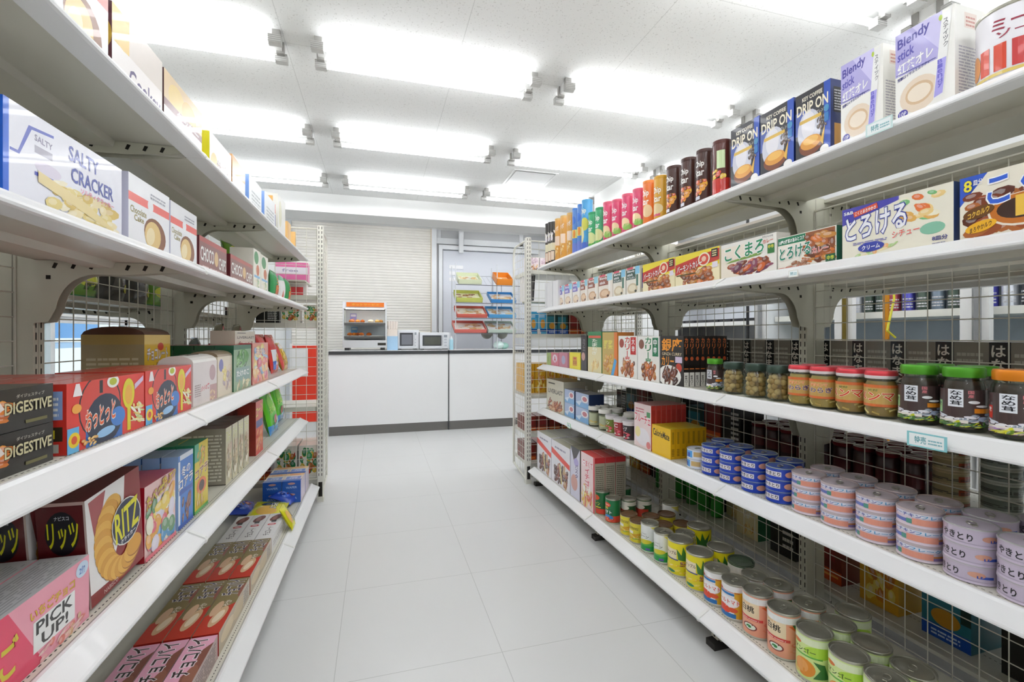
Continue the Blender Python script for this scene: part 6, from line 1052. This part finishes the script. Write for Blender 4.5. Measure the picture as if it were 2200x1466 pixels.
# ------------------------------------------------------------------ coolers along the right hand side
CLAMP = mat('cooler_lamp', 'ffffff', emit='eef6ff', es=5)
def cooler(u0, u1, X, lab, nd):
    r = bpy.data.objects.new('drink_cooler', None); COL.objects.link(r); r.location = RR.w(u0, X, 0); r.rotation_euler = (0, 0, RR.rz); tag(r, lab, 'cooler', 'glass door coolers'); w = u1 - u0
    obj('cabinet', MB().box(-w, .6, .0, 0, .64, 1.95, 'c4d0dc').box(-w, 0, 0, 0, .64, .28, 'e8eaec').box(-w, 0, 1.72, 0, .64, 1.95, 'eceeee').box(-w, 0, .28, -w + .04, .64, 1.72, 'f2f4f4').box(-.04, 0, .28, 0, .64, 1.72, 'f2f4f4'), r)
    for k in range(nd):
        x1 = -k * w / nd; x0 = x1 - w / nd
        obj('door', MB().box(x0 + .01, -.035, .29, x0 + .06, -.002, 1.71, 'f0f0ee').box(x1 - .06, -.035, .29, x1 - .01, -.002, 1.71, 'f0f0ee').box(x0 + .06, -.035, .29, x1 - .06, -.002, .34, 'f0f0ee').box(x0 + .06, -.035, 1.66, x1 - .06, -.002, 1.71, 'f0f0ee').box(x0 + .012, -.06, .9, x0 + .03, -.035, 1.5, '7c6a2a' if k % 2 else '9a9c9e', METC), r)
    obj('interior_lamp', MB().box(-w + .1, .05, 1.66, -.1, .08, 1.70, m=CLAMP), r)
    for z in (.55, .85, 1.2, 1.45): obj('cooler_shelf', MB().box(-w + .05, .08, z, -.05, .58, z + .015, 'e6ecea').box(-w + .05, .07, z, -.05, .08, z + .04, 'f2f2ea'), r)
    return r
cooler(.9, 2.95, 2.95, 'white glass door drink cooler seen through the right mesh', 3)
bc = MB().lathe([(.028, 0), (.03, .005), (.03, .11), (.024, .12)], 14, ['8a94a8', 'c8ccd4', 'c8ccd4', 'a8a8b0'], METC)
rn = random.Random(9); n = 0
for i in range(24):
    u = 1.0 + i * .078; cs = ['5a5ac0', 'c8d0e0', 'a84858', '7a8898', '4a5a50', 'd8dce4', '3a3a40'][rn.randrange(7)]; k = ('dc', cs)
    if k not in CACHE: CACHE[k] = MB().lathe([(.026, 0), (.031, .006), (.031, .14), (.024, .152)], 14, [cs, cs, 'b8bcc4'], METC).surf([L_(.3, .3, .7, .8, 'e8e8ec', 4)], lambda a, b, e: ((.0315 + e) * sin((a - .5) * 2 * pi), -(.0315 + e) * cos((a - .5) * 2 * pi), .006 + b * .13), 20).mesh('drink_can')
    o = obj('drink_can', CACHE[k], loc=RR.w(u, 3.12, 1.2155), rot=(0, 0, RR.rz)); tag(o, {'5a5ac0': 'violet', 'c8d0e0': 'pale silver', 'a84858': 'red', '7a8898': 'grey', '4a5a50': 'dark green', 'd8dce4': 'white', '3a3a40': 'black'}[cs] + ' drink can on the cooler shelf, number ' + str(i + 1) + ' counted from the near end', 'drink can', 'drink cans in the cooler')
cd = obj('yellow_cord', MB().path([(0, 0, 1.75), (.01, .0, 1.3), (-.03, .01, 1.12), (.02, 0, 1.08)], .006, 'd8cf3a', PLAS, 6), loc=RR.w(1.93, 2.86, 0)); tag(cd, 'yellow cord hanging in front of the drink cooler', 'cord')
cd = obj('orange_pole', MB().bar((0, 0, 0), (0, 0, 1.7), .016, 'd08a1e', PLAS, 8), loc=RR.w(1.98, 2.88, 0)); tag(cd, 'orange pole standing in front of the drink cooler', 'pole')
# open chiller
r = bpy.data.objects.new('open_chiller', None); COL.objects.link(r); r.location = RR.w(3.0, 2.95, 0); r.rotation_euler = (0, 0, RR.rz); tag(r, 'white open chiller with black trays, behind the right mesh', 'chiller')
obj('cabinet', MB().box(-1.3, .5, 0, 0, .55, 1.9, 'e9e9ea').box(-1.3, 0, 0, 0, .5, .5, 'f0f0f0').box(-1.3, 0, 1.75, 0, .5, 1.9, 'f2f2f2').box(-1.3, 0, .5, -1.27, .5, 1.75, 'dcdcdc').box(-.03, 0, .5, 0, .5, 1.75, 'dcdcdc'), r)
for zz in (1.69, 1.37): obj('interior_lamp', MB().box(-1.2, .06, zz, -.1, .09, zz + .03, m=CLAMP), r)
for z in (.85, 1.03, 1.19, 1.42): obj('chiller_shelf', MB().box(-1.27, .05, z, -.03, .5, z + .02, 'e4e4e4').box(-1.27, .04, z - .015, -.03, .05, z + .025, 'f6f6f4'), r)
for i in range(7):
    o = obj('food_tray', MB().box(-.07, -.1, 0, .07, .1, .03, '26262a').surf([('f', .1, .1, .9, .9, ['3a3438', 'a83a40', '4a4a4a', 'd8d0cc'], 8, i)], lambda u, v, e: (-.06 + u * .12, -.09 + v * .18, .0305 + e * 2)), loc=RR.w(3.12 + i * .16, 3.12, 1.2105), rot=(0, 0, RR.rz)); tag(o, 'black food tray in the open chiller, ' + ORD[i + 1] + ' from the near end', 'tray', 'black food trays')
o = obj('cable', MB().bar((0, 0, 0), (0, 0, 2.2), .012, '2c2c2e', PLAS, 8), loc=RR.w(3.05, 2.9, 0)); tag(o, 'black vertical pipe beside the open chiller', 'pipe')
# lockers and cupboards left of the window
r = bpy.data.objects.new('locker_cabinet', None); COL.objects.link(r); r.location = (XL, 2.0, 0); tag(r, 'grey metal locker beyond the left shelf mesh', 'locker')
obj('body', MB().box(.01, -.02, 0, .4, 1.22, 1.9, 'b4b2ac', METC), r)
for k in range(3): obj('door', MB().box(.401, .0 + k * .4, .05, .415, .385 + k * .4, 1.86, 'bdbbb4', METC).box(.415, .34 + k * .4, .95, .42, .355 + k * .4, 1.12, '2a2a28', PLAS), r)
o = obj('red_display_panel', MB().box(0, 0, .3, .24, .03, 1.0, 'ef4632').box(.0, -.004, .72, .13, 0, .98, 'f2f2f2').box(-.02, -.01, .3, .0, .04, 1.02, 'e8e8e8').box(0, 0, 0, .02, .03, .3, 'c8c8c8').box(.22, 0, 0, .24, .03, .3, 'c8c8c8'), loc=(at(628, 800, 4.6)[0], 4.6, 0)); tag(o, 'red display panel behind the left end shelf mesh', 'display panel')
